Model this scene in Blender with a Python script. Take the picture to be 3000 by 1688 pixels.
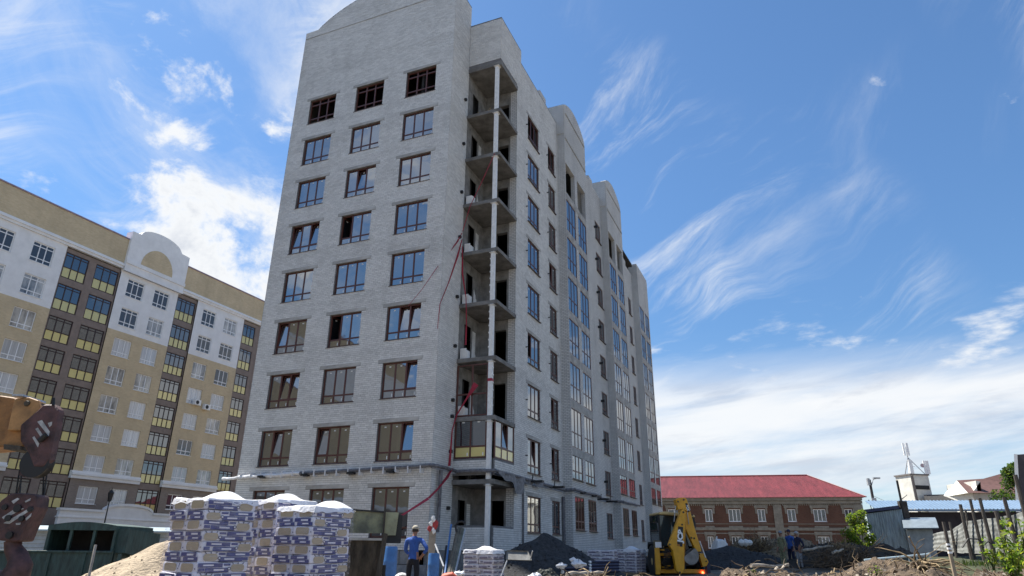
import bpy, bmesh, math, random
import numpy as np
from mathutils import Vector, Matrix, Euler
R = math.radians
random.seed(7); RNG = np.random.default_rng(7)
for o in list(bpy.data.objects): bpy.data.objects.remove(o)
scene = bpy.context.scene
COL = scene.collection

# ------------------------------------------------------------------ camera
F_PX, PITCH, ROLL = 1939.0, R(21.599), R(0.584)
CAM_Z = 1.2
FW = Vector((0, math.cos(PITCH), math.sin(PITCH))); UP0 = Vector((0, -math.sin(PITCH), math.cos(PITCH))); RT0 = Vector((1, 0, 0))
RT = math.cos(ROLL)*RT0 + math.sin(ROLL)*UP0
UPV = -math.sin(ROLL)*RT0 + math.cos(ROLL)*UP0
cd = bpy.data.cameras.new('camera'); cam = bpy.data.objects.new('camera', cd); COL.objects.link(cam)
cd.sensor_width = 36; cd.lens = 36*F_PX/3000; cd.clip_start = 0.1; cd.clip_end = 5000
m = Matrix.Identity(4)
for i in range(3): m[i][0], m[i][1], m[i][2] = RT[i], UPV[i], -FW[i]
m[2][3] = CAM_Z
cam.matrix_world = m
scene.camera = cam

# ------------------------------------------------------------------ world, sun, exposure
SUN_AZ, SUN_EL = R(57), R(61)        # azimuth to the left of the view direction
sdir = Vector((-math.sin(SUN_AZ)*math.cos(SUN_EL), math.cos(SUN_AZ)*math.cos(SUN_EL), math.sin(SUN_EL)))
w = bpy.data.worlds.new('World'); scene.world = w; w.use_nodes = True
nt = w.node_tree; N = nt.nodes; Lk = nt.links; N.clear()
def nd(t, **k):
    n = N.new(t)
    for a, b in k.items():
        if a.startswith('i_'): n.inputs[int(a[2:])].default_value = b
        else: setattr(n, a, b)
    return n
def wm(op, a, b=None, c=None, clamp=False):
    n = N.new('ShaderNodeMath'); n.operation = op; n.use_clamp = clamp
    for i, v in enumerate((a, b, c)):
        if v is None: continue
        if isinstance(v, (int, float)): n.inputs[i].default_value = v
        else: Lk.new(v, n.inputs[i])
    return n.outputs[0]
sky = nd('ShaderNodeTexSky', sky_type='NISHITA', sun_disc=False, sun_elevation=SUN_EL, sun_rotation=-SUN_AZ,
         altitude=150, air_density=1.0, dust_density=0.4, ozone_density=2.6)
tc = nd('ShaderNodeTexCoord'); sep = nd('ShaderNodeSeparateXYZ'); Lk.new(tc.outputs['Generated'], sep.inputs[0])
dx, dy, dz = sep.outputs
zz = wm('MAXIMUM', wm('ADD', dz, 0.10), 0.03)
px_, py_ = wm('DIVIDE', dx, zz), wm('DIVIDE', dy, zz)
def comb(x, y, z=0.0):
    n = N.new('ShaderNodeCombineXYZ')
    for i, v in enumerate((x, y, z)):
        if isinstance(v, (int, float)): n.inputs[i].default_value = v
        else: Lk.new(v, n.inputs[i])
    return n.outputs[0]
def noise(vec, scale, detail, rough, dist=0.0, lac=2.0):
    n = nd('ShaderNodeTexNoise'); Lk.new(vec, n.inputs['Vector'])
    n.inputs['Scale'].default_value = scale; n.inputs['Detail'].default_value = detail
    n.inputs['Roughness'].default_value = rough; n.inputs['Distortion'].default_value = dist; n.inputs['Lacunarity'].default_value = lac
    return n.outputs[0]
def smooth(v, lo, hi, a=0.0, b=1.0):
    n = N.new('ShaderNodeMapRange'); n.interpolation_type = 'SMOOTHSTEP'
    Lk.new(v, n.inputs[0]); n.inputs[1].default_value = lo; n.inputs[2].default_value = hi; n.inputs[3].default_value = a; n.inputs[4].default_value = b
    return n.outputs[0]
az = wm('ARCTAN2', dx, dy)          # 0 = forward, negative = left
plane = comb(px_, py_)
# cumulus: puffs, denser to the left and low
cn = noise(comb(wm('MULTIPLY', az, 2.6), wm('MULTIPLY', dz, 4.0), 11.3), 2.7, 11, 0.62, 0.25)
left = smooth(az, -0.02, -0.42)
bank = wm('MULTIPLY', smooth(wm('ABSOLUTE', wm('ADD', az, 0.41)), 0.20, 0.06), smooth(wm('ABSOLUTE', wm('SUBTRACT', dz, 0.36)), 0.17, 0.06))
hi = smooth(dz, 0.50, 0.72)
thr = wm('ADD', wm('SUBTRACT', 0.66, wm('ADD', wm('MULTIPLY', left, 0.095), wm('MULTIPLY', bank, 0.15))), wm('MULTIPLY', hi, 0.05))
cum = smooth(wm('SUBTRACT', cn, thr), -0.01, 0.14)
cum = wm('MULTIPLY', cum, smooth(dz, 0.02, 0.07))
# small low puffs to the right
cn2 = noise(comb(wm('MULTIPLY', az, 2.4), wm('MULTIPLY', dz, 7.0), 9.4), 2.3, 9, 0.58, 0.1)
low = wm('MULTIPLY', smooth(dz, 0.36, 0.24), smooth(az, 0.0, 0.10))
cum2 = wm('MULTIPLY', smooth(wm('SUBTRACT', cn2, wm('SUBTRACT', 0.64, wm('MULTIPLY', low, 0.075))), -0.01, 0.13), low)
# cirrus: wisps that curve up to the right
def cirrus(ang, sx, sy, seed, lo, hi_, glo, ghi, gs):
    ca, sa = math.cos(R(ang)), math.sin(R(ang))
    u1 = wm('ADD', wm('MULTIPLY', az, ca), wm('MULTIPLY', dz, sa)); v1 = wm('SUBTRACT', wm('MULTIPLY', dz, ca), wm('MULTIPLY', az, sa))
    wob = noise(comb(u1, v1, seed+3.3), 2.6, 3, 0.5)
    v1w = wm('ADD', v1, wm('MULTIPLY', wm('SUBTRACT', wob, 0.5), 0.22))
    c = noise(comb(wm('MULTIPLY', u1, sx), wm('MULTIPLY', v1w, sy), seed), 1.3, 9, 0.66, 0.4)
    g = noise(comb(az, dz, seed+1.0), gs, 2, 0.5)
    return wm('MULTIPLY', smooth(c, lo, hi_), smooth(g, glo, ghi))
ci1 = wm('MULTIPLY', cirrus(20, 1.9, 9.5, 62.5, 0.46, 0.76, 0.40, 0.60, 2.3), 0.9)
ci2 = wm('MULTIPLY', cirrus(58, 2.2, 7.0, 15.5, 0.46, 0.82, 0.47, 0.66, 2.0), wm('MULTIPLY', smooth(dz, 0.42, 0.60), 0.75))
ci3 = wm('MULTIPLY', cirrus(-35, 2.0, 5.0, 22.0, 0.44, 0.80, 0.40, 0.62, 1.8), wm('MULTIPLY', left, 0.65))
cir = wm('SUBTRACT', 1.0, wm('MULTIPLY', wm('SUBTRACT', 1.0, ci1), wm('MULTIPLY', wm('SUBTRACT', 1.0, ci2), wm('SUBTRACT', 1.0, ci3))))
# thin veil near the horizon
vn = noise(comb(wm('MULTIPLY', az, 1.3), wm('MULTIPLY', wm('SUBTRACT', dz, wm('MULTIPLY', az, 0.10)), 10.0), 2.0), 1.6, 7, 0.58, 0.25)
veil = wm('MULTIPLY', smooth(wm('ADD', dz, wm('MULTIPLY', wm('SUBTRACT', vn, 0.5), 0.20)), 0.30, 0.08), smooth(vn, 0.36, 0.64, 0.10, 0.85))
bk = wm('MULTIPLY', smooth(wm('ABSOLUTE', wm('SUBTRACT', wm('ADD', dz, wm('MULTIPLY', wm('SUBTRACT', vn, 0.5), 0.10)), 0.165)), 0.105, 0.03), smooth(az, 0.0, 0.22))
veil = wm('MAXIMUM', veil, wm('MULTIPLY', bk, smooth(vn, 0.30, 0.55, 0.55, 0.95)))
cov = wm('SUBTRACT', 1.0, wm('MULTIPLY', wm('MULTIPLY', wm('SUBTRACT', 1.0, cum), wm('SUBTRACT', 1.0, cum2)),
        wm('MULTIPLY', wm('SUBTRACT', 1.0, cir), wm('SUBTRACT', 1.0, veil))), clamp=True)
# cloud brightness: shaded cores
core = smooth(wm('SUBTRACT', cn, thr), 0.10, 0.30)
core = wm('MULTIPLY', core, cum)
vt = noise(comb(wm('MULTIPLY', az, 2.2), wm('MULTIPLY', wm('SUBTRACT', dz, wm('MULTIPLY', az, 0.12)), 13.0), 31.0), 1.7, 8, 0.6, 0.3)
core = wm('MAXIMUM', core, wm('MULTIPLY', wm('MULTIPLY', bk, smooth(vt, 0.44, 0.66)), 0.95))
cmix = nd('ShaderNodeMixRGB'); Lk.new(core, cmix.inputs[0]); cmix.inputs[1].default_value = (4.3, 4.4, 4.5, 1); cmix.inputs[2].default_value = (2.9, 3.1, 3.5, 1)
mix = nd('ShaderNodeMixRGB'); Lk.new(cov, mix.inputs[0]); tint = nd('ShaderNodeMixRGB', blend_type='MULTIPLY'); tint.inputs[0].default_value = 1.0; tint.inputs[2].default_value = (0.72, 0.95, 1.10, 1); Lk.new(sky.outputs[0], tint.inputs[1]); hz_ = nd('ShaderNodeVectorMath', operation='SCALE'); Lk.new(tint.outputs[0], hz_.inputs[0]); Lk.new(smooth(dz, 0.0, 0.55, 0.55, 0.70), hz_.inputs['Scale']); Lk.new(hz_.outputs[0], mix.inputs[1]); Lk.new(cmix.outputs[0], mix.inputs[2])
bg = nd('ShaderNodeBackground'); Lk.new(mix.outputs[0], bg.inputs[0]); bg.inputs[1].default_value = 0.1
wo = nd('ShaderNodeOutputWorld'); Lk.new(bg.outputs[0], wo.inputs[0])

sl = bpy.data.lights.new('sun', 'SUN'); sun = bpy.data.objects.new('sun', sl); COL.objects.link(sun)
sl.energy = 4.4; sl.angle = R(0.5); sl.color = (1.0, 0.95, 0.87)
sun.rotation_euler = sdir.to_track_quat('Z', 'Y').to_euler(); sun.location = (-40, 20, 60)
vs = scene.view_settings; vs.view_transform = 'Standard'; vs.look = 'None'; vs.gamma = 1; vs.exposure = 1.15; vs.use_curve_mapping = False

# ------------------------------------------------------------------ materials
MATS = {}
def mat(name, col, rough=0.8, var=0.12, scale=6.0, bump=0.0, bscale=30.0, metal=0.0, spec=0.5, col2=None, isl=0.0, stretch=None, ior=None, emit=None, rnd=0.0, oloc=False):
    if name in MATS: return MATS[name]
    m = bpy.data.materials.new(name); m.use_nodes = True
    t = m.node_tree; n = t.nodes; l = t.links; b = n['Principled BSDF']
    b.inputs['Roughness'].default_value = rough; b.inputs['Metallic'].default_value = metal; b.inputs['Specular IOR Level'].default_value = spec
    if ior: b.inputs['IOR'].default_value = ior
    c2 = col2 or tuple(max(0, c*(1-var*2)) for c in col)
    c1 = tuple(min(1, c*(1+var*0.6)) for c in col)
    tc = n.new('ShaderNodeTexCoord'); src = tc.outputs['Object']
    if oloc:
        oi_ = n.new('ShaderNodeObjectInfo'); va_ = n.new('ShaderNodeVectorMath'); va_.operation = 'ADD'; l.new(src, va_.inputs[0]); l.new(oi_.outputs['Location'], va_.inputs[1]); src = va_.outputs[0]
    if stretch:
        mp = n.new('ShaderNodeMapping'); mp.inputs['Scale'].default_value = stretch; l.new(src, mp.inputs[0]); src = mp.outputs[0]
    if var > 0 or col2:
        no = n.new('ShaderNodeTexNoise'); no.inputs['Scale'].default_value = scale; no.inputs['Detail'].default_value = 6; no.inputs['Roughness'].default_value = 0.65
        l.new(src, no.inputs['Vector'])
        rp = n.new('ShaderNodeValToRGB'); rp.color_ramp.elements[0].position = 0.33; rp.color_ramp.elements[1].position = 0.66
        rp.color_ramp.elements[0].color = (*c2, 1); rp.color_ramp.elements[1].color = (*c1, 1)
        l.new(no.outputs[0], rp.inputs[0]); out = rp.outputs[0]
        if isl or rnd:
            hv = n.new('ShaderNodeHueSaturation'); mr = n.new('ShaderNodeMapRange')
            if isl: g = n.new('ShaderNodeNewGeometry'); l.new(g.outputs['Random Per Island'], mr.inputs[0])
            else: g = n.new('ShaderNodeObjectInfo'); l.new(g.outputs['Random'], mr.inputs[0])
            k = isl or rnd
            mr.inputs[3].default_value = 1-k; mr.inputs[4].default_value = 1+k
            l.new(mr.outputs[0], hv.inputs['Value']); l.new(out, hv.inputs['Color']); out = hv.outputs[0]
        l.new(out, b.inputs['Base Color'])
    else: b.inputs['Base Color'].default_value = (*col, 1)
    if bump > 0:
        bn = n.new('ShaderNodeTexNoise'); bn.inputs['Scale'].default_value = bscale; bn.inputs['Detail'].default_value = 5; l.new(src, bn.inputs['Vector'])
        bp = n.new('ShaderNodeBump'); bp.inputs['Strength'].default_value = bump; bp.inputs['Distance'].default_value = 0.05
        l.new(bn.outputs[0], bp.inputs['Height']); l.new(bp.outputs[0], b.inputs['Normal'])
    if emit:
        b.inputs['Emission Color'].default_value = (*emit[:3], 1); b.inputs['Emission Strength'].default_value = emit[3]
    MATS[name] = m
    return m
def brick_mat(name, c1, c2, mortar, bw=0.26, bh=0.1, msize=0.012, var=0.25, bump=0.4, stains=0.25):
    m = bpy.data.materials.new(name); m.use_nodes = True
    t = m.node_tree; n = t.nodes; l = t.links; b = n['Principled BSDF']; b.inputs['Roughness'].default_value = 0.9; b.inputs['Specular IOR Level'].default_value = 0.25
    tc = n.new('ShaderNodeTexCoord'); s = n.new('ShaderNodeSeparateXYZ'); l.new(tc.outputs['Object'], s.inputs[0])
    a = n.new('ShaderNodeMath'); a.operation = 'ADD'; l.new(s.outputs[0], a.inputs[0]); l.new(s.outputs[1], a.inputs[1])
    c = n.new('ShaderNodeCombineXYZ'); l.new(a.outputs[0], c.inputs[0]); l.new(s.outputs[2], c.inputs[1])
    br = n.new('ShaderNodeTexBrick'); l.new(c.outputs[0], br.inputs['Vector'])
    br.inputs['Scale'].default_value = 1.0; br.inputs['Brick Width'].default_value = bw; br.inputs['Row Height'].default_value = bh
    br.inputs['Mortar Size'].default_value = msize; br.inputs['Mortar Smooth'].default_value = 0.1; br.inputs['Bias'].default_value = 0.0
    br.inputs['Color1'].default_value = (*c1, 1); br.inputs['Color2'].default_value = (*c2, 1); br.inputs['Mortar'].default_value = (*mortar, 1)
    no = n.new('ShaderNodeTexNoise'); no.inputs['Scale'].default_value = 0.55; no.inputs['Detail'].default_value = 8; no.inputs['Roughness'].default_value = 0.7
    l.new(tc.outputs['Object'], no.inputs['Vector'])
    mr = n.new('ShaderNodeMapRange'); l.new(no.outputs[0], mr.inputs[0]); mr.inputs[1].default_value = 0.3; mr.inputs[2].default_value = 0.65; mr.inputs[3].default_value = 1-stains; mr.inputs[4].default_value = 1.05
    hv = n.new('ShaderNodeHueSaturation'); l.new(br.outputs[0], hv.inputs['Color']); l.new(mr.outputs[0], hv.inputs['Value']); l.new(hv.outputs[0], b.inputs['Base Color'])
    bp = n.new('ShaderNodeBump'); bp.inputs['Strength'].default_value = bump; bp.inputs['Distance'].default_value = 0.02; bp.invert = True
    l.new(br.outputs['Fac'], bp.inputs['Height']); l.new(bp.outputs[0], b.inputs['Normal'])
    MATS[name] = m
    return m

# ------------------------------------------------------------------ mesh helpers
class MB:
    def __init__(s): s.v = []; s.f = []; s.m = []
    def add(s, vs, fs, mi=0):
        k = len(s.v); s.v += [tuple(p) for p in vs]
        for f in fs: s.f.append([k+i for i in f]); s.m.append(mi)
        return s
    def box(s, x0, x1, y0, y1, z0, z1, mi=0, M=None):
        vs = [Vector((x, y, z)) for z in (z0, z1) for y in (y0, y1) for x in (x0, x1)]
        if M: vs = [M @ p for p in vs]
        return s.add(vs, [(0, 2, 3, 1), (4, 5, 7, 6), (0, 1, 5, 4), (2, 6, 7, 3), (0, 4, 6, 2), (1, 3, 7, 5)], mi)
    def tube(s, pts, r, n=8, mi=0, caps=True):
        pts = [Vector(p) for p in pts]; k = len(s.v); rr = r if isinstance(r, (list, tuple)) else [r]*len(pts)
        for i, p in enumerate(pts):
            d = (pts[min(i+1, len(pts)-1)]-pts[max(i-1, 0)]).normalized()
            a = d.orthogonal().normalized() if i == 0 else (pa - d*pa.dot(d)).normalized()
            pa = a; b = d.cross(a)
            for j in range(n):
                t = 2*math.pi*j/n; s.v.append(tuple(p+(a*math.cos(t)+b*math.sin(t))*rr[i]))
        for i in range(len(pts)-1):
            for j in range(n):
                s.f.append([k+i*n+j, k+i*n+(j+1) % n, k+(i+1)*n+(j+1) % n, k+(i+1)*n+j]); s.m.append(mi)
        if caps:
            s.f.append([k+j for j in reversed(range(n))]); s.m.append(mi)
            e = k+(len(pts)-1)*n; s.f.append([e+j for j in range(n)]); s.m.append(mi)
        return s
    def prism(s, poly, y0, y1, mi=0, M=None, axes='xz'):
        # poly in (x,z), extruded along y
        n = len(poly)
        def mk(p, y): return {'xz': Vector((p[0], y, p[1])), 'yz': Vector((y, p[0], p[1])), 'xy': Vector((p[0], p[1], y))}[axes]
        vs = [mk(p, y0) for p in poly]+[mk(p, y1) for p in poly]
        if M: vs = [M @ q for q in vs]
        fs = [list(range(n)), list(reversed(range(n, 2*n)))]+[[i, i+n, (i+1) % n+n, (i+1) % n] for i in range(n)]
        return s.add(vs, fs, mi)
    def lathe(s, prof, c=(0, 0, 0), n=20, mi=0, M=None):
        k = len(s.v)
        for r, z in prof:
            for j in range(n):
                t = 2*math.pi*j/n; p = Vector((c[0]+r*math.cos(t), c[1]+r*math.sin(t), c[2]+z)); s.v.append(tuple(M @ p if M else p))
        for i in range(len(prof)-1):
            for j in range(n): s.f.append([k+i*n+j, k+i*n+(j+1) % n, k+(i+1)*n+(j+1) % n, k+(i+1)*n+j]); s.m.append(mi)
        s.f.append([k+j for j in reversed(range(n))]); s.m.append(mi)
        e = k+(len(prof)-1)*n; s.f.append([e+j for j in range(n)]); s.m.append(mi)
        return s
    def grid(s, fn, nu, nv, mi=0):
        k = len(s.v)
        for j in range(nv+1):
            for i in range(nu+1): s.v.append(tuple(fn(i/nu, j/nv)))
        for j in range(nv):
            for i in range(nu): a = k+j*(nu+1)+i; s.f.append([a, a+1, a+nu+2, a+nu+1]); s.m.append(mi)
        return s
    def mesh(s, name, mats, smooth=False, bevel=0):
        me = bpy.data.meshes.new(name); me.from_pydata(s.v, [], s.f)
        for mm in (mats if isinstance(mats, (list, tuple)) else [mats]): me.materials.append(mm)
        me.polygons.foreach_set('material_index', s.m)
        bm = bmesh.new(); bm.from_mesh(me); bmesh.ops.recalc_face_normals(bm, faces=bm.faces)
        if bevel: bmesh.ops.bevel(bm, geom=[e for e in bm.edges if e.is_manifold and e.calc_face_angle(0) > 0.6], offset=bevel, segments=1, affect='EDGES', clamp_overlap=True)
        bm.to_mesh(me); bm.free()
        if smooth:
            me.polygons.foreach_set('use_smooth', [True]*len(me.polygons))
            try: me.set_sharp_from_angle(angle=R(40))
            except Exception: pass
        me.update(); return me
    def build(s, name, mats, parent=None, smooth=False, bevel=0):
        return link(name, s.mesh(name, mats, smooth, bevel), parent)
def link(name, me, parent=None, loc=None, rot=None, scale=None):
    o = bpy.data.objects.new(name, me); COL.objects.link(o)
    if parent: o.parent = parent
    if loc is not None: o.location = loc
    if rot is not None: o.rotation_euler = rot
    if scale is not None: o.scale = scale
    return o
def tag(o, label, cat, group=None):
    o['label'] = label; o['category'] = cat
    if group: o['group'] = group
    return o
def thing(name, label, cat, loc=(0, 0, 0), rz=0.0, group=None):
    o = bpy.data.objects.new(name, None); COL.objects.link(o); o.location = loc; o.rotation_euler = (0, 0, rz); o.empty_display_size = 0.2
    return tag(o, label, cat, group)
def struct(o, kind='structure'): o['kind'] = kind; return o
def part(mb, name, mats, parent, **k): return mb.build(name, mats, parent, **k)
def quads_mesh(name, V, Q, mats, mi=None):
    me = bpy.data.meshes.new(name); nv, nq = len(V), len(Q)
    me.vertices.add(nv); me.vertices.foreach_set('co', V.astype(np.float32).ravel())
    me.loops.add(nq*4); me.loops.foreach_set('vertex_index', Q.astype(np.int32).ravel())
    me.polygons.add(nq); me.polygons.foreach_set('loop_start', np.arange(0, nq*4, 4, dtype=np.int32)); me.polygons.foreach_set('loop_total', np.full(nq, 4, dtype=np.int32))
    for mm in (mats if isinstance(mats, (list, tuple)) else [mats]): me.materials.append(mm)
    if mi is not None: me.polygons.foreach_set('material_index', np.asarray(mi, dtype=np.int32))
    me.polygons.foreach_set('use_smooth', np.zeros(nq, dtype=bool))
    me.update(); me.validate(); return me
def ray(x, y):   # photo pixel (3000 x 1688) -> direction
    return FW + RT*((x-1500)/F_PX) + UPV*((844-y)/F_PX)
def P(x, y, Y):  # point on that ray at forward distance Y
    d = ray(x, y); d = d*(Y/d.y); return Vector((d.x, d.y, d.z+CAM_Z))
def onplane(x, y, p0, n):
    d = ray(x, y); o = Vector((0, 0, CAM_Z)); return o+d*((Vector(p0)-o).dot(n)/d.dot(n))
def sstep(a, b, x):
    t = min(1, max(0, (x-a)/(b-a))); return t*t*(3-2*t)
def hnoise(x, y, s, seed=0):  # cheap value noise
    x = x*s+seed*17.3; y = y*s-seed*9.1
    xi, yi = math.floor(x), math.floor(y); fx, fy = x-xi, y-yi
    def h(a, b): 
        q = math.sin(a*127.1+b*311.7)*43758.5453; return q-math.floor(q)
    fx = fx*fx*(3-2*fx); fy = fy*fy*(3-2*fy)
    return (h(xi, yi)*(1-fx)+h(xi+1, yi)*fx)*(1-fy)+(h(xi, yi+1)*(1-fx)+h(xi+1, yi+1)*fx)*fy - 0.5
def fbm(x, y, s, o=4, seed=0):
    return sum(hnoise(x, y, s*2**i, seed+i)/2**i for i in range(o))

# ------------------------------------------------------------------ ground
M_SOIL = mat('soil', (0.19, 0.16, 0.125), 0.95, 0.35, 1.3, 0.7, 14)
def ground_h(x, y):
    r = min(1.0, 0.042*max(0, x-2)*sstep(20, 36, y))
    return r
def ground_z(x, y): return ground_h(x, y)+0.10*fbm(x, y, 0.45, 3, 3)*sstep(3, 8, y)*(1-sstep(70, 120, y))
xs = sorted(set([-900, -500, -260, -160]+[-100+10*i for i in range(6)]+[-45+0.9*i for i in range(100)]+[50+10*i for i in range(6)]+[160, 260, 500, 900]))
ys = sorted(set([-400, -150, -60, -20, -8]+[0.9*i for i in range(75)]+[70+10*i for i in range(9)]+[200, 300, 500, 900, 1800]))
V = np.array([(x, y, ground_z(x, y)) for y in ys for x in xs]); nx = len(xs)
Q = np.array([(j*nx+i, j*nx+i+1, (j+1)*nx+i+1, (j+1)*nx+i) for j in range(len(ys)-1) for i in range(nx-1)])
gm = quads_mesh('ground', V, Q, M_SOIL); gm.polygons.foreach_set('use_smooth', [True]*len(gm.polygons))
struct(link('ground', gm))

# ------------------------------------------------------------------ unfinished apartment building
YAW = R(22.845)
CX, CY = -3.594, 31.14
def bworld(X, Y, Z=0.0):
    c, s = math.cos(YAW), math.sin(YAW); return Vector((CX+X*c+Y*s, CY-X*s+Y*c, Z))
BLD = thing('apartment_building', 'tall unfinished white brick apartment block with brown framed windows and open corner balconies', 'building', (CX, CY, 0), -YAW)
M_BRICK = mat('white_silicate_brick', (0.69, 0.685, 0.66), 0.9, 0.035, 0.6, 0.0, 60, isl=0.09, spec=0.25)
M_BRICK1 = mat('white_silicate_brick_single', (0.69, 0.685, 0.66), 0.9, 0.035, 0.6, 0.0, 60, rnd=0.09, spec=0.25)
def stain(m_, k=0.16, sc=(0.5, 0.5, 0.10), seed=0.0, lo=0.50, hi=0.74):
    t = m_.node_tree; n = t.nodes; l = t.links; b = n['Principled BSDF']; src = b.inputs['Base Color'].links[0].from_socket
    tc = n.new('ShaderNodeTexCoord'); mp = n.new('ShaderNodeMapping'); mp.inputs['Scale'].default_value = sc; mp.inputs['Location'].default_value = (seed, seed, seed)
    geo = n.new('ShaderNodeNewGeometry'); l.new(geo.outputs['Position'], mp.inputs[0])
    no = n.new('ShaderNodeTexNoise'); no.inputs['Scale'].default_value = 1.4; no.inputs['Detail'].default_value = 9; no.inputs['Roughness'].default_value = 0.7; l.new(mp.outputs[0], no.inputs[0])
    mr = n.new('ShaderNodeMapRange'); l.new(no.outputs[0], mr.inputs[0]); mr.inputs[1].default_value = lo; mr.inputs[2].default_value = hi; mr.inputs[3].default_value = 1.0; mr.inputs[4].default_value = 1-k
    hv = n.new('ShaderNodeHueSaturation'); l.new(src, hv.inputs['Color']); l.new(mr.outputs[0], hv.inputs['Value']); l.new(hv.outputs[0], b.inputs['Base Color'])
for m_ in (M_BRICK, M_BRICK1): stain(m_); stain(m_, 0.10, (0.06, 0.06, 0.55), 7.0, 0.48, 0.62)
M_MORTAR = mat('dark_mortar', (0.19, 0.19, 0.192), 0.95, 0.15, 3)
M_BRICKFAR = brick_mat('white_brick_courses', (0.60, 0.595, 0.575), (0.68, 0.675, 0.65), (0.27, 0.27, 0.27), stains=0.14)
stain(M_BRICKFAR)
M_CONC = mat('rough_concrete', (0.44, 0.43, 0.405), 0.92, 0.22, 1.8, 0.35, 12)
M_CONCD = mat('plinth_concrete', (0.30, 0.30, 0.30), 0.92, 0.25, 1.3, 0.3, 9)
M_BROWN = mat('brown_window_frame', (0.105, 0.038, 0.028), 0.45, 0.1, 4)
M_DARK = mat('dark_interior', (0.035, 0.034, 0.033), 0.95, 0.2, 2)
M_SLAB = mat('shaded_slab_concrete', (0.21, 0.205, 0.195), 0.92, 0.22, 1.8, 0.35, 12)  # copy of the rough concrete, balcony shade put into its darker colour
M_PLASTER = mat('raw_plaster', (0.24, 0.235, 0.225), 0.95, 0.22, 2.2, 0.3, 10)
M_WHITE = mat('white_painted_steel', (0.82, 0.82, 0.80), 0.5, 0.08, 5)
M_FOAM = mat('white_foam', (0.78, 0.77, 0.74), 0.9, 0.08, 3, 0.3, 12)
M_BLACK = mat('black_plastic', (0.012, 0.012, 0.013), 0.5, 0.1, 4)
def glass_mat(name, tint, ior=2.6, base=(0.018, 0.02, 0.024)):
    m = mat(name, base, 0.025, 0, spec=0.5, ior=ior); b = m.node_tree.nodes['Principled BSDF']; b.inputs['Specular Tint'].default_value = (*tint, 1)
    n = m.node_tree.nodes; l = m.node_tree.links      # slight waviness of the panes
    t = n.new('ShaderNodeTexCoord'); no = n.new('ShaderNodeTexNoise'); no.inputs['Scale'].default_value = 1.1; no.inputs['Detail'].default_value = 1
    oi = n.new('ShaderNodeObjectInfo'); va = n.new('ShaderNodeVectorMath'); va.operation = 'ADD'; l.new(t.outputs['Object'], va.inputs[0]); l.new(oi.outputs['Location'], va.inputs[1])
    l.new(va.outputs[0], no.inputs[0]); bp = n.new('ShaderNodeBump'); bp.inputs['Strength'].default_value = 0.25; bp.inputs['Distance'].default_value = 0.02
    l.new(no.outputs[0], bp.inputs['Height']); l.new(bp.outputs[0], b.inputs['Normal'])
    return m
M_GLASS = glass_mat('window_glass', (0.97, 0.99, 1.0), 3.8)
M_GLASSB = glass_mat('loggia_glass', (0.97, 0.99, 1.0), 2.6)
M_GOLD = glass_mat('gold_tinted_panel', (1.0, 0.93, 0.7), 2.0, (0.72, 0.62, 0.25))
M_STICK = mat('paper_sticker', (0.75, 0.75, 0.72), 0.7, 0)

def bricks(mb_rects, x0, x1, z0, z1, holes, top=None):
    row = 0; z = z0; L, H, G = 0.25, 0.088, 0.012
    while z+H <= z1+0.02:
        segs = [(x0, x1)]
        for (a, b, c, d) in holes:
            if c < z+H-0.01 and d > z+0.01:
                ns = []
                for (p, q) in segs:
                    if b <= p or a >= q: ns.append((p, q)); continue
                    if a > p: ns.append((p, a))
                    if b < q: ns.append((b, q))
                segs = ns
        off = (row % 2)*0.131+(0.065 if row % 6 in (3, 4) else 0)
        for (p, q) in segs:
            k = math.floor((p-x0+off)/0.262)
            x = x0-off+k*0.262
            while x < q:
                a, b = max(x, p), min(x+L, q)
                if b-a > 0.012 and (top is None or z+H < top((a+b)/2)): mb_rects.append((a, b, z, z+H))
                x += 0.262
        z += 0.1; row += 1
    return mb_rects
def brick_mesh(name, rects, axis, plane, out, proud=0.012, back=0.03):
    # axis 0: bricks run along x on plane y ; axis 1: bricks run along y on plane x ; out = outward sign
    r = np.array(rects); n = len(r); j = RNG.normal(0, 0.0025, n)
    d1 = plane+out*(proud+j); d0 = np.full(n, plane-out*back)
    def pt(u, d, z): return np.stack([u, d, z], -1) if axis == 0 else np.stack([d, u, z], -1)
    a, b, c, e = r[:, 0], r[:, 1], r[:, 2], r[:, 3]
    V = np.stack([pt(a, d1, c), pt(b, d1, c), pt(b, d1, e), pt(a, d1, e), pt(a, d0, c), pt(b, d0, c), pt(b, d0, e), pt(a, d0, e)], 1).reshape(-1, 3)
    q = np.array([(0, 1, 2, 3), (4, 5, 1, 0), (3, 2, 6, 7), (4, 0, 3, 7), (1, 5, 6, 2)])
    if (axis == 0 and out > 0) or (axis == 1 and out < 0): q = q[:, ::-1]
    Q = (np.arange(n)[:, None, None]*8+q[None]).reshape(-1, 4)
    return quads_mesh(name, V, Q, M_BRICK)
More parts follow.
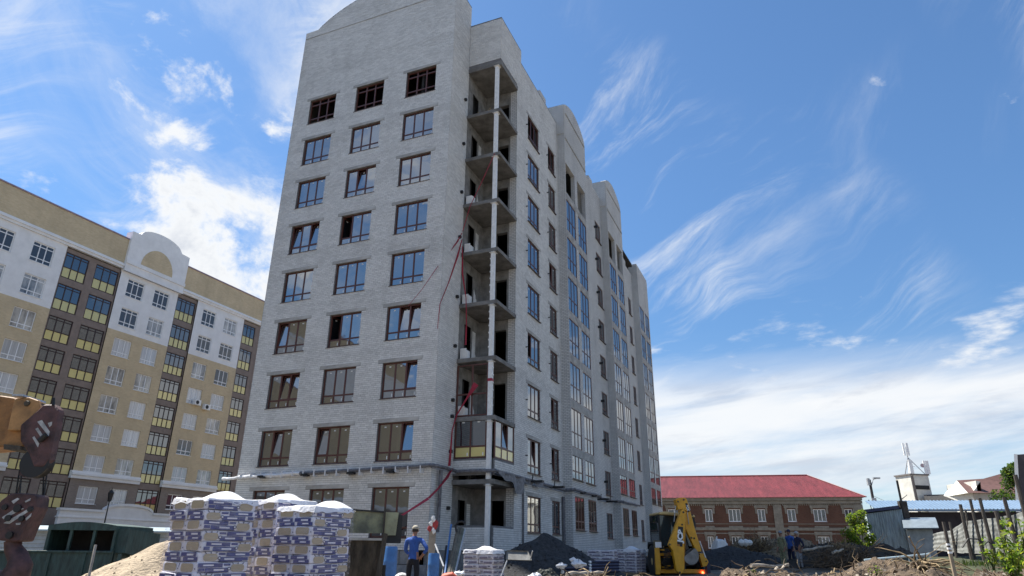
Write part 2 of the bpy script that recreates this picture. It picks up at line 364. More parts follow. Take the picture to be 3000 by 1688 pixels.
def wall(mb, axis, plane, out, u0, u1, z0, z1, holes, depth=0.22, mi=0, rmi=None):
    rmi = mi if rmi is None else rmi
    us = sorted(set([u0, u1]+[min(max(h[i], u0), u1) for h in holes for i in (0, 1)])); zs = sorted(set([z0, z1]+[min(max(h[i], z0), z1) for h in holes for i in (2, 3)]))
    def pt(u, d, z): return (u, d, z) if axis == 0 else (d, u, z)
    for i in range(len(us)-1):
        for j in range(len(zs)-1):
            cu, cz = (us[i]+us[i+1])/2, (zs[j]+zs[j+1])/2
            if any(h[0] < cu < h[1] and h[2] < cz < h[3] for h in holes): continue
            mb.add([pt(us[i], plane, zs[j]), pt(us[i+1], plane, zs[j]), pt(us[i+1], plane, zs[j+1]), pt(us[i], plane, zs[j+1])], [(0, 1, 2, 3)], mi)
    for (a, b, c, d) in holes:
        q = plane-out*depth
        for (A, B) in (((a, c), (b, c)), ((b, c), (b, d)), ((b, d), (a, d)), ((a, d), (a, c))):
            mb.add([pt(A[0], plane, A[1]), pt(B[0], plane, B[1]), pt(B[0], q, B[1]), pt(A[0], q, A[1])], [(0, 1, 2, 3)], rmi)

FL = lambda k: 1.3+3.0*(k-1)             # floor level k = 1..9
WT = lambda k: 3.864+3.0*(k-1)           # window tops
GL, GR = -11.45, 0.0                     # gable left and right end
GW = [(-10.24, -8.23), (-6.71, -4.69), (-3.10, -1.085)]
gholes = [(a, b, WT(k)-1.82, WT(k)) for k in range(1, 10) for a, b in GW]
gholes = [(a, b, (WT(1)-2.2 if (i // 3 == 0 and (i % 3) == 2) else c), d) for i, (a, b, c, d) in enumerate(gholes)]
PLZ = 1.15
XR = 2.15                                # right facade plane
XB = 2.75                                # bay plane
YL0, YL1 = 2.05, 4.65                    # loggia
def gtop(x):
    if x < -10.5 or x > -0.95: return 33.76
    t = (x+5.72)/4.78; return 33.76+1.75*(1-t*t)**0.9
# mortar / wall body
mb = MB()
wall(mb, 0, 0.0, -1, GL, GR, PLZ, 33.2, gholes)
arc = [(GL, 33.2), (GR, 33.2), (GR, 33.76), (-0.95, 33.76)]+[(-0.95-9.55*i/24, gtop(-0.95-9.55*i/24)) for i in range(1, 24)]+[(-10.5, 33.76), (GL, 33.76)]
mb.prism(arc, 0.0, 0.45)
mb.box(GL-0.006, GL+0.004, -0.0145, 0.4, PLZ, 33.76); wall(mb, 1, GR, 1, 0.0, YL0+0.05, PLZ, 33.76, [])                       # return wall
mb.box(GL, GL+0.4, 0.004, 41.0, 0.0, 31.0)                                # hidden left side
mb.box(GR-0.4, GR-0.002, 0.46, YL0, 33.0, 33.75)
# right section 1
C1, C2 = (6.525, 8.51), (10.38, 11.77)
sholes = [(a, b, WT(k)-1.82, WT(k)) for k in range(1, 10) for a, b in (C1, C2)]
wall(mb, 1, XR, 1, YL1, 12.45, PLZ, 31.15, sholes)
part(mb, 'wall', M_MORTAR, BLD)
# loggia block head, loggia parapets and their courses
mb = MB()
mb.box(0.02, XR-0.004, YL0+0.006, 5.3, 28.72, 32.15); mb.box(XR-0.3, XR-0.006, 5.3, 12.4, 30.4, 31.6*0+31.1)
part(mb, 'balcony_head_wall', M_MORTAR, BLD)
# bricks: gable
rects = bricks([], GL, GR, PLZ+0.01, 35.6, [(a-0.0, b, c, d) for a, b, c, d in gholes]+[(a-0.27, b+0.27, d+0.005, d+0.20) for a, b, c, d in gholes], gtop)
rects = [r for r in rects if not (33.19 < r[2] < 33.26)]
near = sorted([r for r in rects if abs(r[1]-r[0]-0.25) < 1e-6 and r[0] > -7.0 and r[3] < 6.6], key=lambda r: ((r[0]-1.0)**2+(r[2]-3.6)**2*2.2))[:300]
nset = set(near)
link('brick_courses', brick_mesh('brick_courses', [r for r in rects if r not in nset], 0, 0.0, -1), BLD)['kind'] = 'stuff'
b1 = MB().box(0, 0.25, -0.012, 0.03, 0, 0.088).mesh('brick', M_BRICK1, bevel=0.004)
for r in near: link('brick', b1, BLD, (r[0], random.gauss(0, 0.0025), r[2]))
# bricks: return, loggia head, section 1
allv = [('return', bricks([], 0.013, YL0+0.05, PLZ+0.01, 33.7, []), 1, GR, 1),
        ('head_front', bricks([], 0.03, XR, 28.95, 32.1, []), 0, YL0, -1),
        ('head_side', bricks([], YL0+0.01, 5.3, 28.95, 32.1, []), 1, XR, 1),
        ('parapet_front', bricks([], 0.02, 1.8, PLZ+0.01, 2.2, [])+bricks([], 0.02, 1.8, 4.6, 5.25, []), 0, YL0, -1),
        ('parapet_side', bricks([], YL0+0.2, YL1, PLZ+0.01, 2.2, [])+bricks([], YL0+0.2, YL1, 4.6, 5.25, []), 1, XR, 1),
        ('section', [r for r in bricks([], YL1, 12.45, PLZ+0.01, 31.1, sholes+[(a-0.25, b+0.25, d+0.005, d+0.2) for a, b, c, d in sholes]) if not (r[1] < 5.3 and r[2] > 28.9)], 1, XR, 1)]
for nm, rc, ax, pl, ou in allv: link('brick_courses', brick_mesh('brick_courses_'+nm, rc, ax, pl, ou), BLD)['kind'] = 'stuff'
# brick pier face of section 1 towards the loggia
mb = MB(); mb.box(XR-0.42, XR-0.003, YL1-0.0, YL1+0.3, PLZ, 28.4)
part(mb, 'pier', M_BRICKFAR, BLD)
for za, zb_ in ((PLZ, 2.24), (4.5, 5.28)):
    part(MB().box(0.02, XR-0.21, YL0+0.002, YL0+0.12, za, zb_), 'balcony_parapet', M_MORTAR, BLD); part(MB().box(XR-0.12, XR-0.002, YL0+0.2, YL1-0.003, za, zb_), 'balcony_parapet', M_MORTAR, BLD)
# bays + far sections, courses as material
BAYS = [(12.42, 17.85, 9), (24.42, 30.0, 9), (36.2, 41.2, 8)]
def bay_cols(y0, y1):
    w_ = y1-y0; return [(y0+0.13, y0+0.13+w_*0.40), (y1-0.40-w_*0.385, y1-0.38)]
mb = MB()
for y0, y1, n in BAYS:
    top = 32.35 if n == 9 else 28.9
    cols = bay_cols(y0, y1); hs = []
    for k in range(1, n+1):
        for a, b in cols:
            if k == 1: hs.append((a+0.35, b+0.1, 2.35, 4.28))
            elif k == 2: hs.append((a, b, 5.27, 7.05))
            else: hs.append((a, b, WT(k)-2.68, WT(k)-0.22))
    wall(mb, 1, XB, 1, y0, y1, PLZ, top, hs, 0.3)
    mb.box(XR-0.3, XB-0.004, y0+0.002, y0+0.12, PLZ, top-0.004); mb.box(XR-0.3, XB-0.004, y1-0.12, y1-0.002, PLZ, top-0.004)
    mb.add([(XR, y0, top), (XB, y0, top), (XB, y1, top), (XR, y1, top)], [(0, 1, 2, 3)])
    # pilaster caps and arch
    a = [(y0-0.0, top+0.003)]+[(y0+(y1-y0)*i/20, top+0.003+0.28+(0.95 if n == 9 else 0.0)*math.sin(math.pi*i/20)**0.8) for i in range(21)]+[(y1, top+0.003)]
    mb.prism(a, XB-0.5, XB-0.03, axes='yz')
    if n == 9:
        mb.box(XR-1.2, XB-0.036, y0-0.06, y0+0.3, top-2.3, top+0.27); mb.box(XR-1.2, XB-0.036, y1-0.3, y1+0.06, top-2.3, top+0.27)
C3, C4 = (22.35, 24.02), (33.9, 35.1)
h3 = [(C3[0], C3[1], WT(k)-1.82, WT(k)-0.08) for k in range(1, 10)]; h4 = [(C4[0], C4[1], WT(k)-1.82, WT(k)-0.08) for k in range(1, 9)]
wall(mb, 1, XR, 1, 17.85, 24.42, PLZ, 30.9, h3); wall(mb, 1, XR, 1, 30.0, 36.2, PLZ, 28.0, h4)
mb.box(XR-0.4, XR-0.004, 8.9, 10.1, 31.1, 31.6); mb.box(XR-0.4, XR-0.004, 20.9, 22.0, 30.8, 31.4); mb.box(XR-0.4, XR-0.004, 32.6, 33.6, 27.9, 28.5)
mb.box(-11.0, XR+0.3, 41.2, 41.4, 0, 28.0)
part(mb, 'bay_wall', M_BRICKFAR, BLD)
# thin ledges on the bays, lintels
for y0, y1, n in BAYS[:2]:
    part(MB().box(XB-0.02, XB+0.05, y0+0.32, y1-0.2, 32.02, 32.10), 'ledge', M_CONC, BLD); part(MB().box(XB-0.02, XB+0.05, y0+0.1, y1-0.12, 29.72, 29.84), 'ledge', M_CONC, BLD)
part(MB().box(GL+0.02, GR-0.02, -0.035, 0.02, 33.18, 33.24), 'ledge', M_CONC, BLD)
mb = MB(); mb.box(0, 1, -0.022, 0.1, 0, 0.19); lint = mb.mesh('lintel', M_CONC)
for a, b, c, d in gholes: link('lintel', lint, BLD, (a-0.26, 0, d+0.008), None, (b-a+0.52, 1, 1))
for a, b, c, d in sholes: link('lintel', lint, BLD, (XR, a-0.24, d+0.008), (0, 0, R(90)), (b-a+0.48, 1, 1))
# grey slab bands across bay loggias
for y0, y1, n in BAYS:
    for k in range(3, n+1): part(MB().box(XB-0.3, XB+0.012, y0+0.13, y1-0.38, WT(k)-0.2-3.0+0.02, WT(k)-2.70), 'slab_edge', M_CONC, BLD)
# plinth blocks
pl = MB()
def fbs(x0, x1, y0, y1):
    m_ = MB(); m_.box(x0, x1, y0, y1, -0.3, 0.52); return m_
x = GL
while x < GR-0.1:
    x1 = min(x+1.18, GR-0.02)
    part(MB().box(x+0.01, x1-0.01, 0.03, 0.4, -0.3, 0.55), 'plinth_block', M_CONCD, BLD, bevel=0.015)
    part(MB().box(max(GL, x-0.59)+0.01, x1-0.6, 0.03, 0.4, 0.57, PLZ-0.01), 'plinth_block', M_CONCD, BLD, bevel=0.015); x = x1
y = 0.45
while y < 41:
    xx = GR-0.03 if y < 2 else XR-0.03
    part(MB().box(xx-0.4, xx, y+0.01, min(y+2.36, 41), -0.3, PLZ-0.01), 'plinth_block', M_CONCD, BLD, bevel=0.015); y += 2.38
part(MB().box(0.0, XR-0.05, YL0+0.05, YL0+0.4, -0.3, PLZ-0.02), 'plinth_block', M_CONCD, BLD)
for y0, y1, n in BAYS: part(MB().box(XR-0.02, XB-0.03, y0+0.05, y1-0.05, -0.3, PLZ), 'plinth_block', M_CONCD, BLD)
# inside: floor slabs, cross wall, roof
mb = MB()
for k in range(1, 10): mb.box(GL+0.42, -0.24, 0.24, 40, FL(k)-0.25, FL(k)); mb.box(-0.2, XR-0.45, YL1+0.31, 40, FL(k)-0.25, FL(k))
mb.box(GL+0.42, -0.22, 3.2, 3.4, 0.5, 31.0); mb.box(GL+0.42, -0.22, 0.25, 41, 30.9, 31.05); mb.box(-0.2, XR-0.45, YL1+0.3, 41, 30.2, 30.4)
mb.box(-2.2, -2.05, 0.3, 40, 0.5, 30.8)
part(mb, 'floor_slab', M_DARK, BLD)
# corner loggias
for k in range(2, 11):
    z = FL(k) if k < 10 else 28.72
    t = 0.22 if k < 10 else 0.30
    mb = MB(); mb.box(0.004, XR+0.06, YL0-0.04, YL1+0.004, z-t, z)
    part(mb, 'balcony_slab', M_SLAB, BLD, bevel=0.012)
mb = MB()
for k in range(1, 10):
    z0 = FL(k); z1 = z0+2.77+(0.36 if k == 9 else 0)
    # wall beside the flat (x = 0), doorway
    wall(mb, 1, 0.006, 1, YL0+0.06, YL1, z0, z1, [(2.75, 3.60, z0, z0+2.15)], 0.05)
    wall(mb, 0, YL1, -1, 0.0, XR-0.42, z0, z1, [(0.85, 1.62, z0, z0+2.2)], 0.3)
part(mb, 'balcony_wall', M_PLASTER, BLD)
for k in range(1, 10):
    z0 = FL(k)
    mb = MB(); rc = bricks([], YL0+0.95+0.72, YL1-0.55, z0+0.02, z0+2.0, [])
    V = []
    for (a, b, c, d) in rc[::1]: mb.box(0.007, 0.02, a, b, c, d)
    if k % 2 == 0 or k == 1: part(mb, 'brick_patch', M_BRICK, BLD)['kind'] = 'stuff'
    if k in (3, 4, 5, 6, 7):
        mb = MB(); h = 1.4+0.5*random.random()
        pts = [(3.62, z0+0.02), (4.1, z0+0.02)]+[(4.1-0.42*i/6*(1.0)+random.uniform(-.03, .03), z0+h*(0.45+0.55*i/6)+random.uniform(-.08, .05)) for i in range(7)]+[(3.62, z0+h*0.6)]
        mb.prism(pts, 0.03, 0.06, axes='yz'); part(mb, 'foam_sheet', M_FOAM, BLD)
        mb = MB(); mb.box(0.06, 0.5, YL0+0.18, YL0+0.5, z0+0.01, z0+0.42+0.3*random.random()); mb.box(0.09, 0.46, YL0+0.12, YL0+0.17, z0+0.01, z0+0.6)
        part(mb, 'foam_block', M_FOAM, BLD, bevel=0.03)
mb = MB()
mb.box(0.4, 1.6, YL0+0.5, YL0+0.56, FL(9)+0.3, FL(9)+0.37); mb.box(0.45, 0.52, YL0+0.5, YL0+0.58, FL(9), FL(9)+0.5); mb.tube([(0.6, 2.6, FL(9)+.01), (1.3, 2.6, FL(9)+0.62)], 0.03, 6); mb.tube([(1.7, 2.6, FL(9)+.01), (1.2, 2.6, FL(9)+0.62)], 0.03, 6)
part(mb, 'wooden_trestle', mat('raw_wood', (0.32, 0.24, 0.15), 0.85, 0.25, 5), BLD)
mb = MB(); mb.box(1.80, 2.0, YL0-0.03, YL0+0.17, 0.9, 28.42)
for k in range(1, 11):
    z = (FL(k) if k < 10 else 28.42)-0.27*(k < 10)
    mb.box(1.72, 2.08, YL0-0.1, YL0+0.25, z-0.012, z-0.0005)
for k in (3, 4, 5):
    for i in range(6): mb.box(1.74 if k > 3 else 2.0, 1.80 if k > 3 else 2.06, YL0+0.0, YL0+0.08, FL(k)+0.45+i*0.38, FL(k)+0.53+i*0.38)
part(mb, 'corner_post', M_WHITE, BLD)

# windows
def window_parts(w_, h_, cols, tr=0.42, fw=0.07, dep=0.07, top_tr=0.0):
    """frame mesh + list of (x0,x1,z0,z1) panes; origin bottom-left, faces -y"""
    f = MB()
    f.box(0, w_, 0, dep, 0, fw); f.box(0, w_, 0, dep, h_-fw, h_); f.box(0, fw, 0, dep, fw, h_-fw); f.box(w_-fw, w_, 0, dep, fw, h_-fw)
    panes = []; iw = (w_-2*fw)/cols; mw = 0.085
    for i in range(1, cols): f.box(fw+iw*i-mw/2, fw+iw*i+mw/2, 0.002, dep-0.002, fw, h_-fw)
    zb = [fw]+([tr] if tr else [])+([h_-top_tr] if top_tr else [])+[h_-fw]
    for z in zb[1:-1]:
        for i in range(cols): f.box(fw+iw*i+(mw/2 if i else 0), fw+iw*(i+1)-(mw/2 if i < cols-1 else 0), 0.004, dep-0.004, z-0.04, z+0.04)
    for j in range(len(zb)-1):
        for i in range(cols):
            panes.append((fw+iw*i+(mw/2 if i else 0)-0.008, fw+iw*(i+1)-(mw/2 if i < cols-1 else 0)+0.008, zb[j]+(0.04 if j else 0)-0.008, zb[j+1]-(0.04 if j < len(zb)-2 else 0)+0.008))
    return f, panes
def pane_mesh(name, w_, h_, glass, sash=0.0, stick=True):
    p = MB(); s_ = sash
    p.box(s_, w_-s_, 0.022, 0.04, s_, h_-s_)
    if sash: 
        p.box(0, w_, 0.01, 0.055, 0, s_, 1); p.box(0, w_, 0.01, 0.055, h_-s_, h_, 1); p.box(0, s_, 0.01, 0.055, s_, h_-s_, 1); p.box(w_-s_, w_, 0.01, 0.055, s_, h_-s_, 1)
    if stick and h_ > 0.7: p.add([(w_*0.42, 0.0205, h_-0.16), (w_*0.60, 0.0205, h_-0.16), (w_*0.60, 0.0205, h_-0.10), (w_*0.42, 0.0205, h_-0.10)], [(0, 1, 2, 3)], 2)
    elif stick: p.add([(w_*0.8, 0.0205, 0.05), (w_*0.88, 0.0205, 0.05), (w_*0.88, 0.0205, 0.2), (w_*0.8, 0.0205, 0.2)], [(0, 1, 2, 3)], 2)
    return p.mesh(name, [glass, M_BROWN, M_STICK])
SILL = mat('brown_metal_sill', (0.075, 0.05, 0.045), 0.5, 0.15, 4)
WCACHE = {}
def place_window(parent, w_, h_, cols, loc, rz, glass, frame_mat, tr=0.42, top_tr=0.0, split=True, tilt=(), opened=(), glazed=True, fw=0.07, sill=True, name='window', gold=None, sash=True):
    key = (round(w_, 3), round(h_, 3), cols, glass.name, frame_mat.name, tr, top_tr, split, glazed, fw, gold is not None, sill)
    if key not in WCACHE:
        f, panes = window_parts(w_, h_, cols, tr, fw, 0.07, top_tr)
        mats = [frame_mat, SILL if frame_mat is M_BROWN else frame_mat, glass, gold or glass]
        if sill: f.box(-0.05, w_+0.05, -0.16, 0.0, -0.035, -0.005, 1)
        if glazed and not split:
            for (a, b, c, d) in panes:
                low = (c < 0.3 and gold is not None)
                f.box(a, b, 0.022, 0.04, c, d, 3 if low else 2)
        pm = []
        if glazed and split:
            for (a, b, c, d) in panes:
                k2 = ('p', round(b-a, 3), round(d-c, 3), glass.name, gold is not None and c < 0.3)
                if k2 not in WCACHE:
                    WCACHE[k2] = (pane_mesh('pane', b-a, d-c, (gold if (gold and c < 0.3) else glass), 0.0, parent is BLD), pane_mesh('sash', b-a, d-c, glass, 0.045, parent is BLD))
                pm.append(((a, c), k2))
        WCACHE[key] = (f.mesh(name, mats), pm)
    fm, pm = WCACHE[key]
    o = link(name, fm, parent, loc, (0, 0, rz))
    for i, ((a, c), k2) in enumerate(pm):
        nm = 'pane'; rot = None; me = WCACHE[k2][0]; dy = 0
        if i in tilt: rot = (R(-7), 0, 0); me = WCACHE[k2][1]; nm = 'sash'
        if i in opened: rot = (0, 0, R(78)); me = WCACHE[k2][1]; nm = 'sash'
        link(nm, me, o, (a, 0.0, c), rot)
    return o
# gable windows; pane order: 0..2 low row, 3..5 tall row
TILT = {(7, 1): (4,), (6, 0): (3, 5), (4, 0): (3,), (4, 2): (4, 5), (3, 0): (4, 5), (3, 2): (5,), (2, 0): (4,), (2, 1): (3,), (2, 2): (5,)}
OPEN = {(6, 1): (3,), (4, 1): (3,)}
for i, (a, b, c, d) in enumerate(gholes):
    k, j = i//3+1, i % 3
    if k == 9: place_window(BLD, b-a, d-c, 3, (a, 0.12, c), 0, M_GLASS, M_BROWN, top_tr=0.36, glazed=False)
    else: place_window(BLD, b-a, d-c, 3, (a, 0.12, c), 0, M_GLASS, M_BROWN, tilt=TILT.get((k, j), ()), opened=OPEN.get((k, j), ()))
for i, (a, b, c, d) in enumerate(sholes):
    k, j = i//2+1, i % 2
    place_window(BLD, b-a, d-c, 3 if j == 0 else 2, (XR-0.05, a, c), R(90), M_GLASS, M_BROWN, glazed=(k < 9), tilt=((4,) if (k == 2 and j == 0) else ((2,) if (j == 1 and k in (2, 3, 6)) else ())), opened=((3,) if (k == 4 and j == 0) else ()))
for y0, y1, n in BAYS:
    cols = bay_cols(y0, y1)
    for k in range(1, n+1):
        for ci, (a, b) in enumerate(cols):
            if k == 9: continue
            if k == 1: a2, b2, z0, z1 = a+0.35, b+0.1, 2.35, 4.28
            elif k == 2: a2, b2, z0, z1 = a, b, 5.27, 7.05
            else: a2, b2, z0, z1 = a, b, WT(k)-2.68, WT(k)-0.22
            place_window(BLD, b2-a2, z1-z0, 3, (XB-0.02, a2, z0), R(90), M_GLASS, M_BROWN, tr=(0.95 if k > 2 else 0.5), split=False, sill=(k < 3))
for hs, cnt in ((h3, 9), (h4, 8)):
    for (a, b, c, d) in hs: place_window(BLD, b-a, d-c, 2, (XR-0.04, a, c), R(90), M_GLASS, M_BROWN, split=False)
# glazed loggia on floor 2, frame on floor 3
place_window(BLD, 1.72, 1.92, 2, (0.05, YL0+0.02, 5.30), 0, M_GLASSB, M_BROWN, tr=0.55, gold=M_GOLD, sill=False)
place_window(BLD, 2.38, 1.92, 3, (XR-0.02, YL0+0.24, 5.30), R(90), M_GLASS, M_BROWN, tr=0.55, gold=M_GOLD, tilt=(4,), sill=False)
place_window(BLD, 1.74, 2.62, 2, (0.04, YL0+0.02, FL(3)+0.03), 0, M_GLASSB, M_BROWN, tr=1.1, glazed=False, sill=False)
# insulated pipe round the building at the first floor
M_PIPE = mat('grey_wrapped_pipe', (0.16, 0.16, 0.175), 0.6, 0.3, 7, 0.4, 20)
M_WRAP = mat('white_plastic_wrap', (0.75, 0.76, 0.78), 0.45, 0.1, 5, 0.5, 14)
def jig(pts, n, amp):
    out = []
    for i in range(len(pts)-1):
        p, q = Vector(pts[i]), Vector(pts[i+1])
        for t in range(n): out.append(p.lerp(q, t/n)+Vector((0, random.uniform(-amp, amp)*.4, random.uniform(-amp, amp))))
    out.append(Vector(pts[-1])); return out
pp = [(-7.3, -0.2, 4.62), (-3, -0.2, 4.66), (0.05, -0.22, 4.74), (0.28, 0.0, 4.74), (0.3, YL0-0.12, 4.68), (XR+0.2, YL0-0.2, 4.66), (XR+0.25, YL1, 4.62), (XR+0.22, 12.1, 4.56), (XB+0.2, 12.3, 4.6), (XB+0.22, 17.9, 4.62), (XR+0.3, 18.3, 4.64), (XR+0.25, 24.1, 4.68), (XB+0.2, 24.3, 4.7), (XB+0.2, 30, 4.72)]
part(MB().tube(jig(pp, 5, 0.02), 0.085, 8), 'service_pipe', M_PIPE, BLD, smooth=True)
part(MB().tube(jig([(-12.2, -0.22, 4.5), (-7.25, -0.2, 4.62)], 14, 0.03), [0.07+0.04*random.random() for _ in range(15)], 8), 'wrapped_pipe_end', M_WRAP, BLD, smooth=True)
for i in range(17):
    x = -11+i*0.66; part(MB().box(x, x+0.05, -0.31, 0.01, 4.50+random.uniform(-.1, 0), 4.75), 'pipe_strap', M_WRAP, BLD)
mb = MB()
for x in (-9.8, -7.1, -4.4, -2.2): mb.box(x, x+0.32, -0.36, -0.05, 4.48, 4.58); mb.box(x+0.2, x+0.45, -0.42, -0.3, 4.44, 4.52)
for y in (6.2, 9.7, 14, 16.5, 19.5, 22): mb.box(XR+0.1, XR+0.95, y, y+0.3, 4.5, 4.6); mb.tube([(XR+0.4, y, 4.6), (XR+0.42, y+.05, 4.9)], 0.03, 5)
part(mb, 'pipe_bracket', M_BLACK, BLD)
mb = MB()      # torn grey membrane hanging off the pipe
def memb(u, v): 
    y = YL0+0.0+u*6.5; return (XR+0.30+0.05*math.sin(u*30), y, 4.68-v*(0.12+0.62*max(0, math.sin(u*2.6+0.4))**6*(u < 0.5)+0.2*abs(math.sin(u*13)))-0.0)
mb.grid(memb, 40, 5); o = part(mb, 'torn_membrane', mat('grey_membrane', (0.22, 0.22, 0.23), 0.7, 0.25, 6), BLD, smooth=True)
# downpipe at the return wall and on section 1
part(MB().tube([(0.2, 0.55, 4.6), (0.18, 0.55, 2.6), (0.18, 0.52, 1.9)], 0.09, 10), 'downpipe', M_PIPE, BLD, smooth=True)
part(MB().tube([(XR+0.08, 5.75, 4.2), (XR+0.08, 5.75, 1.5)], 0.05, 8), 'downpipe', M_PIPE, BLD, smooth=True)
part(MB().tube([(XR+0.12, 12.1, 4.2), (XR+0.12, 12.1, 1.2)], 0.09, 8), 'downpipe', M_PIPE, BLD, smooth=True)
# black wall outlets
for z in (26.2, 23.1, 19.9, 17.1, 13.6, 10.9, 8.1, 7.3, 4.0+1.6, 3.0):
    part(MB().box(-0.02, 0.16, 1.58, 1.74, z-0.08, z+0.08), 'wall_outlet', M_BLACK, BLD, bevel=0.02)
for k in range(2, 10):
    for yy, zz_ in ((6.2, 1.0), (10.05, 1.0)): part(MB().box(XR-0.02, XR+0.14, yy, yy+0.05, WT(k)-zz_, WT(k)-zz_+0.05), 'wall_outlet', M_BLACK, BLD)
    part(MB().box(XR-0.02, XR+0.3, 22.0, 22.15, WT(k)-1.0, WT(k)-0.84), 'wall_outlet', M_BLACK, BLD)
# vertical grooves (expansion joints) between bay and stair section
part(MB().box(XR-0.01, XR+0.035, 18.05, 18.15, 5, 30.8), 'joint_cover', M_PIPE, BLD)

# red warning tape on the corner
M_TAPE = mat('red_barrier_tape', (0.36, 0.015, 0.04), 0.5, 0.2, 8)
def ribbon(name, pts, wd, label, group=None, world=False):
    mb = MB(); q = [Vector(p) if world else bworld(*p) for p in pts]
    side = Vector((math.cos(YAW), -math.sin(YAW), 0))
    n = len(q)
    for i in range(n-1):
        a, b = q[i], q[i+1]
        wa = wd[i] if isinstance(wd, list) else wd; wb = wd[i+1] if isinstance(wd, list) else wd
        d = (b-a).normalized(); s1 = (side-d*side.dot(d)).normalized(); 
        f_ = Vector((-math.sin(YAW), -math.cos(YAW), 0))*0.006
        mb.add([a-s1*wa, a+s1*wa, b+s1*wb, b-s1*wb, a-s1*wa+f_, a+s1*wa+f_, b+s1*wb+f_, b-s1*wb+f_], [(0, 1, 2, 3), (4, 5, 6, 7), (0, 1, 5, 4), (1, 2, 6, 5), (2, 3, 7, 6), (3, 0, 4, 7)])
    o = mb.build(name, M_TAPE); tag(o, label, 'tape', group); return o
ribbon('barrier_tape', [(1.9, 2.0, 22.2), (1.2, 1.98, 20.6), (0.5, 1.9, 19.0), (0.13, 1.85, 17.5)], 0.022, 'thin red tape slanting from the white corner post across an open balcony')
ribbon('barrier_tape', [(0.13, 1.8, 17.4), (0.1, 1.3, 16.6), (-0.25, -0.1, 14.6), (-0.9, -0.35, 13.4), (-1.6, -0.4, 12.6)], [0.03, 0.06, 0.02, 0.015, 0.01], 'long thin strand of red tape blowing out over the brick corner')
ribbon('barrier_tape', [(0.14, 1.8, 17.0), (0.12, 1.4, 15.8), (0.1, 0.6, 14.0), (0.04, -0.08, 12.6), (-0.02, -0.1, 11.3)], [0.03, 0.06, 0.03, 0.02, 0.015], 'red tape strand hanging down the corner below the tied knot')
ribbon('barrier_tape', [(0.16, 1.85, 16.6), (0.2, 1.9, 15.0), (0.42, 2.0, 13.6), (0.5, 2.0, 12.2), (0.5, 2.0, 11.0)], [0.03, 0.05, 0.02, 0.03, 0.05], 'red tape strand hanging inside the open balcony beside the foam block')
ribbon('barrier_tape', [(1.2, 1.95, 8.9), (0.7, 1.95, 8.2), (0.2, 1.9, 7.4), (0.14, 1.6, 6.6), (0.13, 1.55, 5.6), (0.12, 1.5, 4.9)], [0.16, 0.05, 0.04, 0.03, 0.05, 0.07], 'red tape knotted on the empty balcony frame and running down the wall')
ribbon('barrier_tape', [(0.34, 1.35, 4.75), (0.34, 0.9, 4.3), (0.28, 0.2, 3.75), (0.1, -0.3, 3.3), (-0.8, -0.6, 2.7), (-1.9, -0.8, 2.1), (-2.3, -0.9, 1.95)], [0.05, 0.09, 0.06, 0.08, 0.05, 0.04, 0.015], 'wide red tape drooping from the grey pipe towards the hopper')
o = MB().box(1.785, 2.015, YL0-0.045, YL0+0.185, 9.0, 9.14).build('barrier_tape', M_TAPE); o.location = (CX, CY, 0); o.rotation_euler = (0, 0, -YAW); tag(o, 'band of red tape wound round the white corner post', 'tape')

# ------------------------------------------------------------------ beige apartment block on the left
BX = -42.8
M_BEIGE = brick_mat('beige_brick', (0.62, 0.49, 0.30), (0.70, 0.565, 0.36), (0.64, 0.53, 0.37), stains=0.14, bump=0.15)
M_TAUPE = brick_mat('taupe_brick', (0.27, 0.22, 0.185), (0.32, 0.265, 0.22), (0.30, 0.255, 0.225), stains=0.12, bump=0.15)
stain(M_BEIGE, 0.14, (0.3, 0.3, 0.06), 3.0)
M_PLW = mat('white_render', (0.90, 0.895, 0.88), 0.85, 0.05, 1.2)
M_TAUPEP = mat('taupe_render', (0.28, 0.22, 0.185), 0.8, 0.1, 2)
M_PVC = mat('white_window_frame', (0.88, 0.88, 0.87), 0.4, 0.04, 3)
M_CURT = mat('curtained_glass', (0.62, 0.63, 0.64), 0.08, 0.16, 1.4, spec=0.6, stretch=(6, 6, 0.15), ior=1.8, oloc=True, rnd=0.22)
M_CURT2 = mat('half_drawn_curtain_glass', (0.66, 0.63, 0.57), 0.08, 0.0, 0.9, spec=0.6, stretch=(1.6, 1.6, 0.5), ior=1.8, oloc=True, col2=(0.05, 0.055, 0.065))
M_GLASSN = glass_mat('house_glass', (1, 1, 1), 1.75, (0.05, 0.055, 0.065))
M_MAUVE = mat('mauve_roof_flashing', (0.36, 0.27, 0.34), 0.5, 0.1, 3)
BEI = thing('apartment_block', 'long beige and white apartment block with gold tinted balcony glazing and curved pediment', 'building', bworld(BX, 0, 0), -YAW)
TR_ = [25.72, 22.72, 19.72, 16.95, 14.25, 11.55, 8.81, 6.09]
HR_ = [1.80, 1.78, 1.74, 1.68, 1.62, 1.56, 1.50, 1.48]
WC_ = [(-2.2, -0.3), (1.0, 2.9), (4.44, 6.30), (13.70, 15.58), (16.78, 18.58), (23.1, 24.95), (26.25, 28.15)]
LC_ = [(7.39, 9.60, 3), (10.31, 12.66, 3), (19.66, 22.07, 4), (29.30, 31.2, 3)]
wh, lh = [], []
for r in range(8):
    for a, b in WC_: wh.append((a, b, TR_[r]-HR_[r], TR_[r], r))
    sp = TR_[r]-TR_[r+1] if r < 7 else 2.72
    for a, b, n in LC_: lh.append((a, b, TR_[r]+0.2-sp*0.80, TR_[r]+0.2, r, n))
secs = [(-150.0, 7.25), (12.78, 19.55), (22.18, 29.1)]
mbw, mbb, mbt = MB(), MB(), MB()
